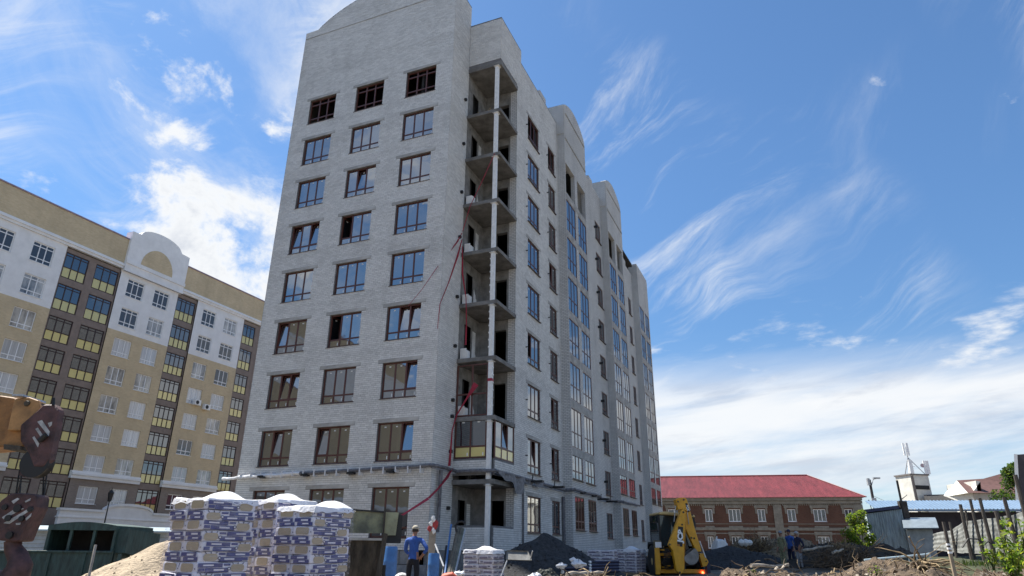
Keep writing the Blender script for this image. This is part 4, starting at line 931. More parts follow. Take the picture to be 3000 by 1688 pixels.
# ------------------------------------------------------------------ heaps and mounds
def heap(name, label, cat, c, rx, ry, h, mt, seed, rough=0.12, rz=0.0, n=48, m_=22, prof=1.0, lumps=0.0):
    mb = MB(); cx, cy = c[0], c[1]
    for j in range(m_+1):
        t = j/m_
        for i in range(n):
            a = 2*math.pi*i/n; ca_, sa_ = math.cos(a), math.sin(a)
            wob_ = 1+0.22*hnoise(ca_*2, sa_*2, 1.0, seed)
            x = rx*t*ca_*wob_; y = ry*t*sa_*wob_
            hz = h*max(0, (1-t**prof))*(1-0.18*math.exp(-(t*5)**2)) if prof != 1 else h*(math.sqrt((1-t)**2+0.006))
            hz += rough*fbm(x+cx, y+cy, 1.6, 4, seed)*min(1, (1-t)*4)*1.3 + lumps*fbm(x+cx, y+cy, 0.8, 3, seed+5)*min(1, (1-t)*3)
            xr_, yr_ = x*math.cos(rz)-y*math.sin(rz), x*math.sin(rz)+y*math.cos(rz)
            mb.v.append((xr_, yr_, ground_h(cx+xr_, cy+yr_)+hz-0.12*(t > 0.97)-0.0))
    for j in range(m_):
        for i in range(n): mb.f.append([j*n+i, j*n+(i+1) % n, (j+1)*n+(i+1) % n, (j+1)*n+i]); mb.m.append(0)
    st = MB(); rr = random.Random(seed+77)
    for i in range(420):
        v_ = Vector(mb.v[rr.randrange(n*6, len(mb.v))]); sz = rr.choice((.012, .016, .02, .028, .04))*(0.45 if mt is M_SAND else 1.1)
        if v_.z < 0.02: v_.z = 0.02
        M_ = Matrix.Translation(v_) @ Euler((rr.random()*6, rr.random()*6, rr.random()*6)).to_matrix().to_4x4(); st.box(-sz, sz, -sz*.8, sz*.7, -sz*.6, sz*.6, 0, M_)
    o = mb.build(name, mt, smooth=True); o.location = (cx, cy, 0)
    struct(part(st, 'loose_stones', mt, o), 'stuff')
    tag(o, label, cat); return o
M_SAND = mat('dry_sand', (0.42, 0.34, 0.24), 0.95, 0.2, 5, 0.9, 22)
M_GRAVEL = mat('black_gravel', (0.045, 0.047, 0.05), 0.95, 0.35, 9, 1.0, 34)
M_DIRT = mat('root_soil', (0.16, 0.115, 0.075), 0.95, 0.0, 3.6, 1.0, 20, col2=(0.04, 0.03, 0.021))
q = P(545, 1600, 12.8); heap('sand_heap', 'pale dry sand heap beside the tall wrapped bag pallet', 'sand heap', (q.x, q.y), 2.6, 2.2, 1.55, M_SAND, 3, 0.16, lumps=.16)
q = P(1592, 1600, 28.0); heap('gravel_heap', 'pointed black gravel heap against the white brick building', 'gravel heap', (q.x, q.y), 3.6, 2.6, 1.85, M_GRAVEL, 5, 0.16, lumps=.16)
q = P(2130, 1600, 38.0); heap('gravel_heap', 'low dark gravel heap below the white bulk bag beside the yellow digger', 'gravel heap', (q.x, q.y), 4.4, 2.2, 1.15, M_GRAVEL, 8, 0.12)
M_BRUSH = mat('dry_brush', (0.27, 0.205, 0.13), 0.95, 0.4, 4, 1.0, 14)
q = P(2240, 1600, 46.0); heap('brush_heap', 'tall heap of dry brush and soil before the red brick house', 'brush heap', (q.x, q.y), 5.2, 2.6, 1.35, M_BRUSH, 11, 0.3, prof=2.2, lumps=0.5)
q = P(2470, 1600, 36.0); heap('soil_heap', 'dark soil and branch heap at the foot of the metal booth', 'soil heap', (q.x, q.y), 4.2, 2.0, 0.95, mat('dark_soil', (0.05, 0.042, 0.035), 0.95, 0.35, 3, 1.0, 12), 13, 0.3, prof=2.0, lumps=0.35)
# foreground ridge of dug-up soil
ridge_px = [(1180, 1712), (1330, 1700), (1500, 1700), (1600, 1696), (1700, 1691), (1780, 1685), (1860, 1696), (1950, 1702), (2060, 1698), (2130, 1684), (2200, 1674), (2330, 1668), (2390, 1660), (2440, 1672), (2520, 1676), (2580, 1650), (2640, 1640), (2690, 1640), (2740, 1658), (2800, 1672), (2860, 1660), (2900, 1655), (2960, 1660), (3060, 1655), (3300, 1650)]
def ridge_z(px):
    for (a, ya), (b, yb) in zip(ridge_px, ridge_px[1:]):
        if a <= px <= b: yv = ya+(yb-ya)*(px-a)/(b-a); break
    else: yv = ridge_px[0][1] if px < ridge_px[0][0] else ridge_px[-1][1]
    return P(px, yv, 15.0).z
RIDGE = {}
def mound(u, v):
    x = -2.6+u*16.5; y = 11.2+v*7.6
    px = 1500+x/15.0*2085
    h0 = ridge_z(px)*sstep(-2.6, -0.9, x); s = 1-abs((y-15.0)/3.8)**1.7
    s = max(0.0, s)
    n1 = 0.34*fbm(x, y, 1.3, 5, 21)+0.16*abs(hnoise(x, y, 4.0, 4))+0.12*abs(hnoise(x, y, 9.0, 6))
    return (x, y, (h0-0.17)*s+n1*min(1, s*2.0)*min(1, h0*2)-0.03)
mo = MB().grid(mound, 330, 130).build('dug_soil', M_DIRT, smooth=True); struct(mo)
def mound_h(x, y): return mound((x+2.6)/16.5, (y-11.2)/7.6)[2]
M_ROOT = mat('pale_root', (0.34, 0.25, 0.14), 0.85, 0.3, 6)
M_ROOTD = mat('dark_root', (0.16, 0.115, 0.075), 0.9, 0.3, 6)
M_CHIP = mat('pale_rubble', (0.40, 0.345, 0.275), 0.9, 0.3, 4)
def rootpts(p, d, ln, n=7, wig=0.35, droop=0.0):
    pts = [Vector(p)]; d = Vector(d).normalized()
    for i in range(n):
        d = (d+Vector((random.uniform(-wig, wig), random.uniform(-wig, wig), random.uniform(-wig, wig)-droop))).normalized(); pts.append(pts[-1]+d*(ln/n))
    return pts
mr1, mr2, mr3 = MB(), MB(), MB()
for i in range(1500):
    x = random.uniform(-0.2, 13.4); y = random.gauss(14.4, 1.0); z = mound_h(x, y)
    ln = random.uniform(0.12, 0.6); r0 = random.choice((.005, .007, .009, .012, .018))
    mbx = mr1 if random.random() < 0.5 else mr2
    pts = rootpts((x, y, z-0.02), (random.gauss(0, 1), random.gauss(0, 1), random.uniform(0.0, 0.7)), ln, 5, 0.55, 0.2); mbx.tube(pts, [r0*(1-0.13*k) for k in range(6)], 5)
for i in range(2600):
    x = random.uniform(-1.5, 13.6); y = random.gauss(14.4, 1.4); z = mound_h(x, y); s = random.choice((0.012, 0.016, 0.02, 0.025, 0.03, 0.05))
    M = Matrix.Translation((x, y, z)) @ Euler((random.random()*6, random.random()*6, random.random()*6)).to_matrix().to_4x4()
    (mr3 if random.random() < 0.35 else mr2).box(-s, s, -s*0.7, s*0.7, -s*0.5, s*0.5, 0, M)
for mbx, mt, nm, lb in ((mr1, M_ROOT, 'root_litter', 'pale torn roots scattered over the dug-up soil'), (mr2, M_ROOTD, 'root_litter', 'dark torn roots and clods scattered over the dug-up soil'), (mr3, M_CHIP, 'rubble_chips', 'pale rubble chips scattered over the dug-up soil')):
    o = mbx.build(nm, mt); tag(o, lb, 'litter'); o['kind'] = 'stuff'
# uprooted stump with a fan of roots
q = P(2690, 1650, 14.6)
ST = thing('uprooted_stump', 'uprooted tree stump with a fan of pale roots on the soil ridge', 'stump', (q.x, q.y, q.z-0.25))
mb = MB(); mb.grid(lambda u, v: (.15*math.cos(u*6.283)*math.sin(v*3.1416)*(1+.9*hnoise(math.cos(u*6.283)*3, v*5, 1, 3)), .13*math.sin(u*6.283)*math.sin(v*3.1416)*(1+.9*hnoise(math.sin(u*6.283)*3, v*5, 1, 5)), .12+.15*math.cos(v*3.1416)), 18, 10); part(mb, 'root_ball', M_ROOTD, ST)
for i in range(70):
    d = (random.uniform(-0.9, 1.7), random.uniform(-1.2, 0.3), random.uniform(-0.25, 0.5)); ln = random.uniform(0.35, 1.15); r0 = random.uniform(0.008, 0.026)
    part(MB().tube(rootpts((random.uniform(-.12, .12), random.uniform(-.1, .1), random.uniform(0.1, 0.28)), d, ln, 7, 0.28, 0.12), [r0*(1-0.11*k) for k in range(8)], 6), 'root', M_ROOT if i % 3 else M_ROOTD, ST, smooth=True)
# logs and branches
def log(name, label, pa, pb, r, mt, fork=0, wig=0.04):
    pts = [Vector(pa).lerp(Vector(pb), t/6)+Vector((0, 0, random.uniform(-wig, wig))) for t in range(7)]
    mb = MB().tube(pts, [r*(1-0.06*k) for k in range(7)], 8)
    for i in range(fork):
        k = random.randint(1, 5); mb.tube(rootpts(pts[k], (random.uniform(-.8, .8), random.uniform(-.8, .2), 0.3), random.uniform(.15, .4), 4, .4), [r*.5, r*.4, r*.3, r*.22, r*.15], 6)
    o = mb.build(name, mt, smooth=True); tag(o, label, 'branch'); return o
log('log', 'long pale debarked log lying before the three men', P(2200, 1658, 22), P(2310, 1655, 23), 0.055, M_CHIP)
log('branch', 'forked thick branch leaning across the soil ridge', P(2270, 1670, 17), P(2310, 1656, 18), 0.035, M_CHIP, 2)
log('branch', 'thin bent branch arching from the brush heap towards the men', P(2240, 1638, 26), P(2345, 1676, 24), 0.035, M_ROOTD, 2, 0.08)
log('branch', 'pale branch sticking up from the ridge beside the three men', P(2425, 1690, 15), P(2450, 1664, 15.3), 0.022, M_ROOT, 1)
log('branch', 'grey branch lying on the dark soil by the booth', P(2350, 1612, 32), P(2440, 1600, 33), 0.06, M_CHIP, 2)
log('branch', 'pale plank resting on the dark soil heap beside the bush', P(2440, 1622, 31), P(2470, 1607, 32), 0.06, M_CHIP)
log('log', 'pale log lying on the ground below the bundle of blue pipes', P(1660, 1686, 18), P(1770, 1680, 18.5), 0.07, M_CHIP)

# ------------------------------------------------------------------ bag pallets
M_BAG = mat('white_paper_bag', (0.76, 0.75, 0.80), 0.34, 0.07, 5, 0.5, 12, spec=0.5, oloc=True, rnd=0.08)
M_BLUEP = mat('blue_print', (0.075, 0.085, 0.25), 0.4, 0.15, 10)
M_NAVYP = mat('navy_print', (0.018, 0.02, 0.09), 0.4, 0.1, 10)
M_BEIGEP = mat('beige_print', (0.46, 0.38, 0.26), 0.45, 0.06, 20, stretch=(1, 1, 8))
M_FILM = mat('white_stretch_film', (0.80, 0.80, 0.82), 0.28, 0.05, 4, 0.5, 9, spec=0.6)
M_CLEAR = bpy.data.materials.new('clear_stretch_film'); M_CLEAR.use_nodes = True
_t = M_CLEAR.node_tree; _n = _t.nodes; _l = _t.links; _n.remove(_n['Principled BSDF'])
_tr = _n.new('ShaderNodeBsdfTransparent'); _tr.inputs[0].default_value = (0.97, 0.97, 1.0, 1); _gl = _n.new('ShaderNodeBsdfGlossy'); _gl.inputs['Roughness'].default_value = 0.12; _df = _n.new('ShaderNodeBsdfDiffuse'); _df.inputs[0].default_value = (0.8, 0.8, 0.85, 1)
_tc = _n.new('ShaderNodeTexCoord'); _mp = _n.new('ShaderNodeMapping'); _mp.inputs['Rotation'].default_value = (0.5, 0.4, 0.3); _mp.inputs['Scale'].default_value = (3, 3, 14); _no = _n.new('ShaderNodeTexNoise'); _no.inputs['Scale'].default_value = 2.2; _no.inputs['Detail'].default_value = 6
_bp = _n.new('ShaderNodeBump'); _bp.inputs['Strength'].default_value = 0.6; _bp.inputs['Distance'].default_value = 0.03
_l.new(_tc.outputs['Object'], _mp.inputs[0]); _l.new(_mp.outputs[0], _no.inputs[0]); _l.new(_no.outputs[0], _bp.inputs['Height']); _l.new(_bp.outputs[0], _gl.inputs['Normal'])
_mr = _n.new('ShaderNodeMapRange'); _l.new(_no.outputs[0], _mr.inputs[0]); _mr.inputs[1].default_value = 0.45; _mr.inputs[2].default_value = 0.72; _mr.inputs[3].default_value = 0.03; _mr.inputs[4].default_value = 0.20
_m1 = _n.new('ShaderNodeMixShader'); _m1.inputs[0].default_value = 0.4; _l.new(_gl.outputs[0], _m1.inputs[1]); _l.new(_df.outputs[0], _m1.inputs[2])
_m2 = _n.new('ShaderNodeMixShader'); _l.new(_mr.outputs[0], _m2.inputs[0]); _l.new(_tr.outputs[0], _m2.inputs[1]); _l.new(_m1.outputs[0], _m2.inputs[2]); _l.new(_m2.outputs[0], _n['Material Output'].inputs[0])
M_PALLETW = mat('pallet_wood', (0.30, 0.23, 0.15), 0.85, 0.2, 5)
def rrect(cx, cz, w_, h_, r=0.35, n=4):
    rr = min(w_, h_)*r; out = []
    for (sx, sz, a0) in ((1, 1, 0), (-1, 1, 90), (-1, -1, 180), (1, -1, 270)):
        for i in range(n+1):
            a = R(a0+90*i/n); out.append((cx+sx*(w_/2-rr)+rr*math.cos(a), cz+sz*(h_/2-rr)+rr*math.sin(a)))
    return out
def bag_mesh(L, W, H, var, fancy=True):
    bm = bmesh.new(); bmesh.ops.create_cube(bm, size=1.0); bmesh.ops.scale(bm, vec=(L, W, H), verts=bm.verts)
    bmesh.ops.bevel(bm, geom=list(bm.edges), offset=H*0.2, segments=2, affect='EDGES', profile=0.6)
    bmesh.ops.subdivide_edges(bm, edges=[e for e in bm.edges if e.calc_length() > 0.2], cuts=3, use_grid_fill=True)
    rr = random.Random(var)
    for v in bm.verts: v.co.z += 0.012*math.sin(v.co.x*9+var)*math.cos(v.co.y*8+var*2); v.co.y += 0.006*math.sin(v.co.x*13+var*3)
    me = bpy.data.meshes.new('tmp'); bm.to_mesh(me); bm.free()
    mb = MB(); mb.add([tuple(v.co) for v in me.vertices], [list(p.vertices) for p in me.polygons], 0); bpy.data.meshes.remove(me)
    def decal(face, poly, mi, lift=0.0):
        # face: 'y-','y+','x-','x+' ; poly in (s,z), s along the face
        e = 0.008+lift
        if face[0] == 'y': pts = [(s, (-(W/2+e) if face[1] == '-' else W/2+e), z) for s, z in poly]
        else: pts = [((-(L/2+e) if face[1] == '-' else L/2+e), (-s if face[1] == '-' else s), z) for s, z in poly]
        mb.add(pts, [list(range(len(pts)))], mi)
    def box_(face, s0, s1, z0, z1, mi, lift=0.0): decal(face, [(s0, z0), (s1, z0), (s1, z1), (s0, z1)], mi, lift)
    h = H*0.5
    if fancy:
        for f in ('y-', 'y+'):
            j = rr.uniform(-.05, .03)
            box_(f, -0.38+j, 0.02+j, h*0.02, h*0.80, 1); box_(f, -0.26+j, 0.13+j, -h*0.86, -h*0.06, 1)
            box_(f, -0.30+j, -0.13+j, h*0.28, h*0.56, 0, .002); box_(f, -0.12+j, 0.05+j, -h*0.60, -h*0.30, 0, .002)
            box_(f, -0.41, 0.14+j, -h*0.95, -h*0.84, 2); box_(f, 0.04+j, 0.15+j, h*0.3, h*0.7, 1); box_(f, -0.40, -0.30, -h*0.7, -h*0.1, 1)
            decal(f, rrect(0.28+j, -h*0.12, 0.23, h*1.35, 0.45), 3)
            for a in (-0.08, 0.0, 0.08): decal(f, [(0.27+j+a, h*0.58), (0.275+j+a*1.25, h*0.90), (0.29+j+a*1.25, h*0.88), (0.285+j+a, h*0.55)], 2, .001)
            ring = rrect(0.135+j, -h*0.25, 0.06, h*0.62, 0.48, 3); decal(f, ring, 2, .003); decal(f, [(0.135+j+(x-0.135-j)*0.55, -h*0.25+(z+h*0.25)*0.55) for x, z in ring], 0, .004)
        decal('x-', rrect(0.0, 0.0, 0.29, h*1.5, 0.32), 3)
        decal('x-', rrect(0.19, -h*0.2, 0.02, h*0.25, 0.4, 2), 2)
        box_('x+', -0.205, 0.16, 0.0, h*0.8, 1); box_('x+', -0.14, 0.205, -h*0.75, -h*0.06, 1); box_('x+', -0.06, 0.10, h*0.2, h*0.55, 0, .002); box_('x+', -0.21, 0.21, -h*0.93, -h*0.8, 2)
        box_('x+', -0.02, 0.12, -h*0.52, -h*0.25, 0, .002)
    else:
        for f in ('y-', 'y+', 'x-', 'x+'):
            ln = (L if f[0] == 'y' else W)*0.42
            box_(f, -ln, ln*0.3, -h*0.55, h*0.1, 1); box_(f, ln*0.35, ln*0.95, -h*0.45, h*0.45, 0, .001); box_(f, ln*0.42, ln*0.85, -h*0.2, h*0.2, 2, .002); box_(f, -ln, ln, -h*0.7, -h*0.6, 2)
    return mb
BAGS = [bag_mesh(0.855, 0.428, 0.146, v).mesh('bag', [M_BAG, M_BLUEP, M_NAVYP, M_BEIGEP], smooth=True) for v in (1, 2, 3, 4, 5, 6, 7)]
M_LILAC = mat('lilac_print', (0.22, 0.19, 0.26), 0.5, 0.15, 8)
SBAGS = [bag_mesh(0.60, 0.40, 0.12, v, False).mesh('bag', [mat('off_white_bag', (0.60, 0.57, 0.60), 0.5, 0.12, 6, 0.3, 14), M_LILAC, M_NAVYP], smooth=True) for v in (5, 6)]
def film_top(parent, L, W, z, hump, seed, drop=0.05):
    mb = MB(); rr = random.Random(seed); hx, hy = hump
    def fn(u, v):
        e = 0.06
        x = (u-0.5)*(L+0.05); y = (v-0.5)*(W+0.05)
        edge = min(u, 1-u, v, 1-v)
        hz = 0.125*math.exp(-(((x-hx)/0.27)**2+((y-hy)/0.27)**2)**1.5)+0.035*fbm(x*1.0, y, 2.2, 4, seed)+0.03
        if edge < 0.001: return (x*1.005, y*1.005, z-drop+0.05*fbm(x+y, seed, 6.0, 2, seed))
        if edge < 0.05: hz *= math.sqrt(edge/0.05)
        return (x, y, z+hz)
    mb.grid(fn, 40, 40)
    o = part(mb, 'film_cover', M_FILM, parent, smooth=True); return o
def tall_pallet(label, corner_px, top_y, Yd, rz, layers, hump, seed, lean=0.0):
    c = P(corner_px, top_y, Yd)          # near top corner
    L, W = 0.86, 0.86
    rot = Matrix.Rotation(rz, 3, 'Z')
    ctr = Vector((c.x, c.y, 0))-rot @ Vector((-L/2, -W/2, 0)) if True else None
    T = thing('bag_pallet', label, 'pallet', (ctr.x, ctr.y, 0), rz, 'tall wrapped pallets of printed bags')
    mb = MB()
    part(MB().box(-0.45, 0.45, -0.45, 0.45, 0.11, 0.135).box(-0.45, 0.45, -0.45, -0.35, 0.0, 0.109).box(-0.45, 0.45, 0.35, 0.45, 0.0, 0.109).box(-0.45, 0.45, -0.05, 0.05, 0.0, 0.109), 'wooden_pallet', M_PALLETW, T)
    dz_ = (c.z-0.135)/layers; rr = random.Random(seed)
    for k in range(layers):
        for j in (-1, 1):
            flip = (k % 2 == 0)
            t = k/layers
            link('bag', BAGS[rr.randrange(7)], T, (rr.uniform(-.012, .012)+0.02*math.sin(k*0.9+seed)*1.0, j*0.215+rr.uniform(-.008, .008)+0.015*math.cos(k*0.7+seed), 0.135+dz_*(k+0.5)), (rr.uniform(-.02, .02), rr.uniform(-.015, .015), (math.pi if flip else 0)+rr.uniform(-.02, .02)), (1, 1, dz_/0.142))
    film_top(T, L, W, c.z, hump, seed)
    sl_ = MB()
    def sv(u, v):
        a = (u % 1)*4; k_ = int(a) % 4; f_ = a-int(a); hw = 0.452+0.008*math.sin(v*23+seed)+0.012*hnoise(u*14, v*9+u*6, 1, seed)
        x_, y_ = ((-1+2*f_, -1), (1, -1+2*f_), (1-2*f_, 1), (-1, 1-2*f_))[k_]
        return (x_*hw+0.02*math.sin(v*11+seed), y_*hw+0.012*math.cos(v*8+seed), 0.10+v*(c.z-0.09))
    sl_.grid(sv, 64, 40); part(sl_, 'stretch_film', M_CLEAR, T, smooth=True)
    return T
# x- end of the bags faces left-front, long side (y-) faces right-front
tall_pallet('tall film wrapped pallet of blue and beige printed bags beside the sand heap', 610, 1462, 10.2, R(57), 12, (0.22, 0.12), 2)
tall_pallet('film wrapped bag pallet half hidden between the two other tall pallets', 815, 1466, 12.2, R(55), 12, (0.1, 0.1), 6)
tall_pallet('tall film wrapped pallet of printed bags in front of the rusty hopper', 925, 1488, 11.2, R(60), 12, (0.25, -0.1), 9)
def low_pallet(label, px, top_y, Yd, rz, layers, seed, cover=True):
    c = P(px, top_y, Yd); T = thing('bag_pallet', label, 'pallet', (c.x, c.y, ground_h(c.x, c.y)), rz, 'low pallets of white bags')
    g = ground_h(c.x, c.y); rr = random.Random(seed)
    part(MB().box(-0.6, 0.6, -0.4, 0.4, 0.1, 0.13).box(-0.6, 0.6, -0.4, -0.3, 0, 0.099).box(-0.6, 0.6, 0.3, 0.4, 0, 0.099), 'wooden_pallet', M_PALLETW, T)
    dz_ = (c.z-g-0.13)/layers
    for k in range(layers):
        for i in (-1, 1):
            for j in (-1, 1): link('bag', SBAGS[rr.randrange(2)], T, (i*0.305+rr.uniform(-.02, .02), j*0.205+rr.uniform(-.015, .015), 0.13+dz_*(k+.5)), (rr.uniform(-.03, .03), rr.uniform(-.03, .03), rr.uniform(-.03, .03)+(math.pi if (k+i) % 2 else 0)), (1, 1, dz_/0.12))
    if cover: film_top(T, 1.2, 0.8, c.z-g-0.02, (0.1, 0.0), seed, 0.1).scale = (1, 1, 1)
    return T
low_pallet('low pallet of stacked white bags with film on top before the loggia', 1418, 1612, 25.5, R(-28), 7, 3)
low_pallet('pallet of white cement bags stacked beside the bundle of dark blue pipes', 1765, 1612, 31.5, R(-20), 8, 4, False)
low_pallet('wrapped pallet of white bags between the blue pipes and the yellow digger', 1845, 1610, 34.0, R(-45), 8, 5)

# ------------------------------------------------------------------ hopper
q = P(1080, 1600, 14.0)
M_RUST = mat('rusty_mortar_steel', (0.095, 0.08, 0.06), 0.85, 0.35, 2.4, 0.5, 18, stretch=(3, 3, 0.8))
M_OLIVE = mat('stained_olive_panel', (0.34, 0.34, 0.20), 0.8, 0.0, 3, 0.4, 16, col2=(0.14, 0.14, 0.10))
HP = thing('mortar_hopper', 'rusty steel mortar hopper with a stained olive lid standing open', 'hopper', (q.x, q.y, 0), R(10))
def hx(px): return (P(px, 1600, 14.0).x-q.x)
def hz(py): return P(1080, py, 14.0).z
zt_ = hz(1581)
x0, x1 = hx(985), hx(1122)
part(MB().add([(x0, -0.4, zt_), (x1, -0.4, zt_), (x1-0.10, -0.15, 0.12), (x0+0.05, -0.15, 0.12), (x0, 1.0, zt_), (x1, 1.0, zt_), (x1-0.10, 0.7, 0.12), (x0+0.05, 0.7, 0.12)], [(0, 1, 2, 3), (4, 5, 6, 7), (0, 4, 7, 3), (1, 5, 6, 2), (3, 2, 6, 7)]), 'bin', M_RUST, HP)
part(MB().box(x0-0.02, x1+0.02, -0.45, -0.38, zt_-0.02, zt_+0.02).box(x0-0.02, x1+0.02, 0.98, 1.04, zt_-0.02, zt_+0.02), 'rim', mat('worn_pale_rim', (0.5, 0.48, 0.42), 0.7, 0.2, 5), HP)
part(MB().prism([(x1-0.02, zt_+0.12), (x1+0.07, zt_+0.1), (x1-0.05, 0.05), (x1-0.16, 0.05)], -0.47, -0.37), 'side_rib', M_RUST, HP)
part(MB().prism([(x0, zt_+0.14), (hx(1118), zt_+0.14), (hx(1118), hz(1492)), (x0, hz(1485))], 0.95, 1.0), 'lid_panel', M_OLIVE, HP)
part(MB().prism([(hx(1121), zt_+0.1), (hx(1158), zt_+0.1), (hx(1163), hz(1493)), (hx(1121), hz(1493))], 0.93, 0.98), 'lid_panel', mat('olive_side_panel', (0.42, 0.42, 0.26), 0.8, 0.0, 4, 0.3, 14, col2=(0.27, 0.26, 0.16)), HP)
part(MB().prism([(x0, hz(1483)), (hx(1118), hz(1490)), (hx(1118), hz(1495)), (x0, hz(1488))], 0.92, 1.05), 'lid_edge', M_BLACK, HP)
part(MB().box(hx(1116), hx(1122), 0.88, 1.0, zt_+0.1, hz(1478)), 'lid_hinge', M_RUST, HP)
part(MB().box(hx(1128), hx(1176), 1.0, 1.06, hz(1588), hz(1500)).box(hx(1128), hx(1174), 0.9, 1.06, hz(1590), hz(1580)), 'back_frame', M_BLACK, HP)
for xx in (x0+0.1, x1-0.1):
    for yy in (-0.1, 0.65): part(MB().box(xx-0.04, xx+0.04, yy-0.04, yy+0.04, 0, 0.13), 'leg', M_RUST, HP)
part(MB().tube([(hx(1128), 0.2, 0.75), (hx(1140), 0.1, 0.5), (hx(1165), -0.1, 0.2), (hx(1180), -0.3, 0.07)], 0.035, 8), 'hose', M_BLACK, HP, smooth=True)
part(MB().box(hx(1124), hx(1134), -0.2, 0.3, 0, 0.9), 'pump_frame', M_BLACK, HP)

# ------------------------------------------------------------------ barrels, hoses, poles at the corner
M_BLUEB = mat('blue_plastic', (0.05, 0.17, 0.42), 0.45, 0.15, 4)
def barrel(label, px, py_top, Yd, r):
    c = P(px, py_top, Yd); T = thing('barrel', label, 'barrel', (c.x, c.y, 0)); h = c.z
    part(MB().lathe([(r*.93, 0), (r, 0.04), (r, h*.3), (r*1.04, h*.32), (r, h*.35), (r, h*.65), (r*1.04, h*.68), (r, h*.7), (r, h-.05), (r*.92, h)], n=22), 'drum', M_BLUEB, T, smooth=True)
    part(MB().lathe([(r*.9, h-.02), (r*.88, h+.012), (0.01, h+.012)], n=22), 'lid', M_BLUEB, T)
    return T
barrel('blue plastic barrel standing at the brick corner behind the man', 1272, 1622, 24, 0.19)
barrel('blue plastic barrel half hidden behind the hopper', 1146, 1602, 21, 0.2)
# grey box and white buckets
def bucket(label, px, py, Yd, r, h, mt):
    c = P(px, py, Yd); o = MB().lathe([(r*.8, 0), (r, h), (r*1.06, h), (r*1.06, h-.03), (r*.95, h-.03), (r*.9, h-.06)], n=16).build('bucket', mt, smooth=True); o.location = (c.x, c.y, 0); tag(o, label, 'bucket'); return o
bucket('white plastic bucket beside the blue barrel', 1247, 1660, 21, 0.2, 0.45, M_WHITE)
bucket('small white bucket at the foot of the leaning poles', 1285, 1670, 21, 0.14, 0.4, M_WHITE)
# white hose coil
c = P(1180, 1672, 19.5); HC = thing('hose_coil', 'coil of white hose on the ground beside the man', 'hose', (c.x, c.y, 0), R(20))
for i in range(4): part(MB().tube([(0.24*math.cos(t*math.pi/10), 0.03*i, 0.28+i*0.01+0.27*math.sin(t*math.pi/10)) for t in range(21)], 0.028, 6), 'loop', M_FOAM, HC, smooth=True)
# leaning bundle of poles
M_POLE = mat('old_scaffold_pole', (0.17, 0.155, 0.12), 0.75, 0.25, 4)
PB = []
for i, (bx, tx, ty, mt, r) in enumerate(((1302, 1322, 1537, M_BLUEB, .04), (1312, 1345, 1545, M_POLE, .06), (1318, 1352, 1548, M_POLE, .06), (1322, 1358, 1550, mat('greenish_pole', (0.16, 0.17, 0.13), 0.8, 0.2, 4), .05), (1328, 1362, 1552, M_GALV, .045), (1308, 1338, 1560, M_POLE, .05), (1296, 1308, 1600, M_BLACK, .05))):
    b_, t_ = P(bx, 1664, 27.5), P(tx, ty, 29.3); b_.z = 0
    o = MB().tube([b_, t_], r, 8).build('scaffold_pole', mt, smooth=True)
    tag(o, ['blue pole leaning on the loggia wall, first beside the brick corner', 'dull brown pole leaning in the bundle on the loggia wall', 'dull brown pole leaning in the bundle on the loggia wall', 'greenish pole leaning in the bundle on the loggia wall', 'bright galvanised pole leaning last in the bundle on the loggia wall', 'dull brown pole leaning in the bundle on the loggia wall', 'short black pole leaning low against the loggia wall'][i], 'pole', 'poles leaning on the loggia wall')
cps = [P(x, y, 28.9) for x, y in ((1338, 1560), (1334, 1540), (1342, 1530), (1354, 1528), (1362, 1533))]
o = MB().tube(cps, 0.05, 6).build('hose', M_BLACK, smooth=True); tag(o, 'black hose looped over the top of the leaning poles', 'hose')
# handrail sticks, timber post with red rags at the corner
c = P(1263, 1640, 27.0); t_ = P(1266, 1565, 27.0)
RG = thing('marker_post', 'timber post with red and white rags tied to its top at the brick corner', 'post', (c.x, c.y, 0))
part(MB().box(-0.13, 0.13, -0.05, 0.05, 0, t_.z+0.1), 'post', mat('pale_board', (0.33, 0.28, 0.22), 0.85, 0.15, 4), RG)
M_RAG = mat('red_rag', (0.40, 0.05, 0.05), 0.8, 0.2, 6)
for dx_, dz_, s, mt in ((-0.10, 0.2, .085, M_RAG), (0.11, 0.34, .10, M_RAG), (0.02, 0.52, .085, M_FOAM), (0.05, 0.1, .07, M_FOAM), (-0.06, 0.36, .07, M_FOAM)):
    part(MB().grid(lambda u, v: (dx_+s*math.cos(u*6.283)*math.sin(v*3.1416)*(1+1.1*hnoise(math.cos(u*6.283)*3, v*6, 1, dz_*9)), -.1+.5*s*math.sin(u*6.283)*math.sin(v*3.1416), t_.z+dz_+s*1.5*math.cos(v*3.1416)*(1+.8*hnoise(math.sin(u*6.283)*2, v*4, 1, dz_*7))), 14, 9), 'rag', mt, RG)
o = MB().tube([P(1275, 1595, 26), P(1300, 1660, 25)], 0.03, 6).build('prop_stick', M_GALV); tag(o, 'thin grey stick slanting beside the blue barrel', 'stick')
# orange helmet shaped bag of wire etc.
c = P(1318, 1680, 20.5); o = MB().tube([(-.3, 0, .3), (-.12, 0, .43), (.05, 0, .46), (.22, .05, .38)], [.09, .13, .13, .08], 10).build('orange_hose', mat('orange_rubber', (0.55, 0.10, 0.05), 0.6, 0.15, 5), smooth=True); o.location = (c.x, c.y, 0.02); tag(o, 'fat orange hose end lying before the low bag pallet', 'hose')
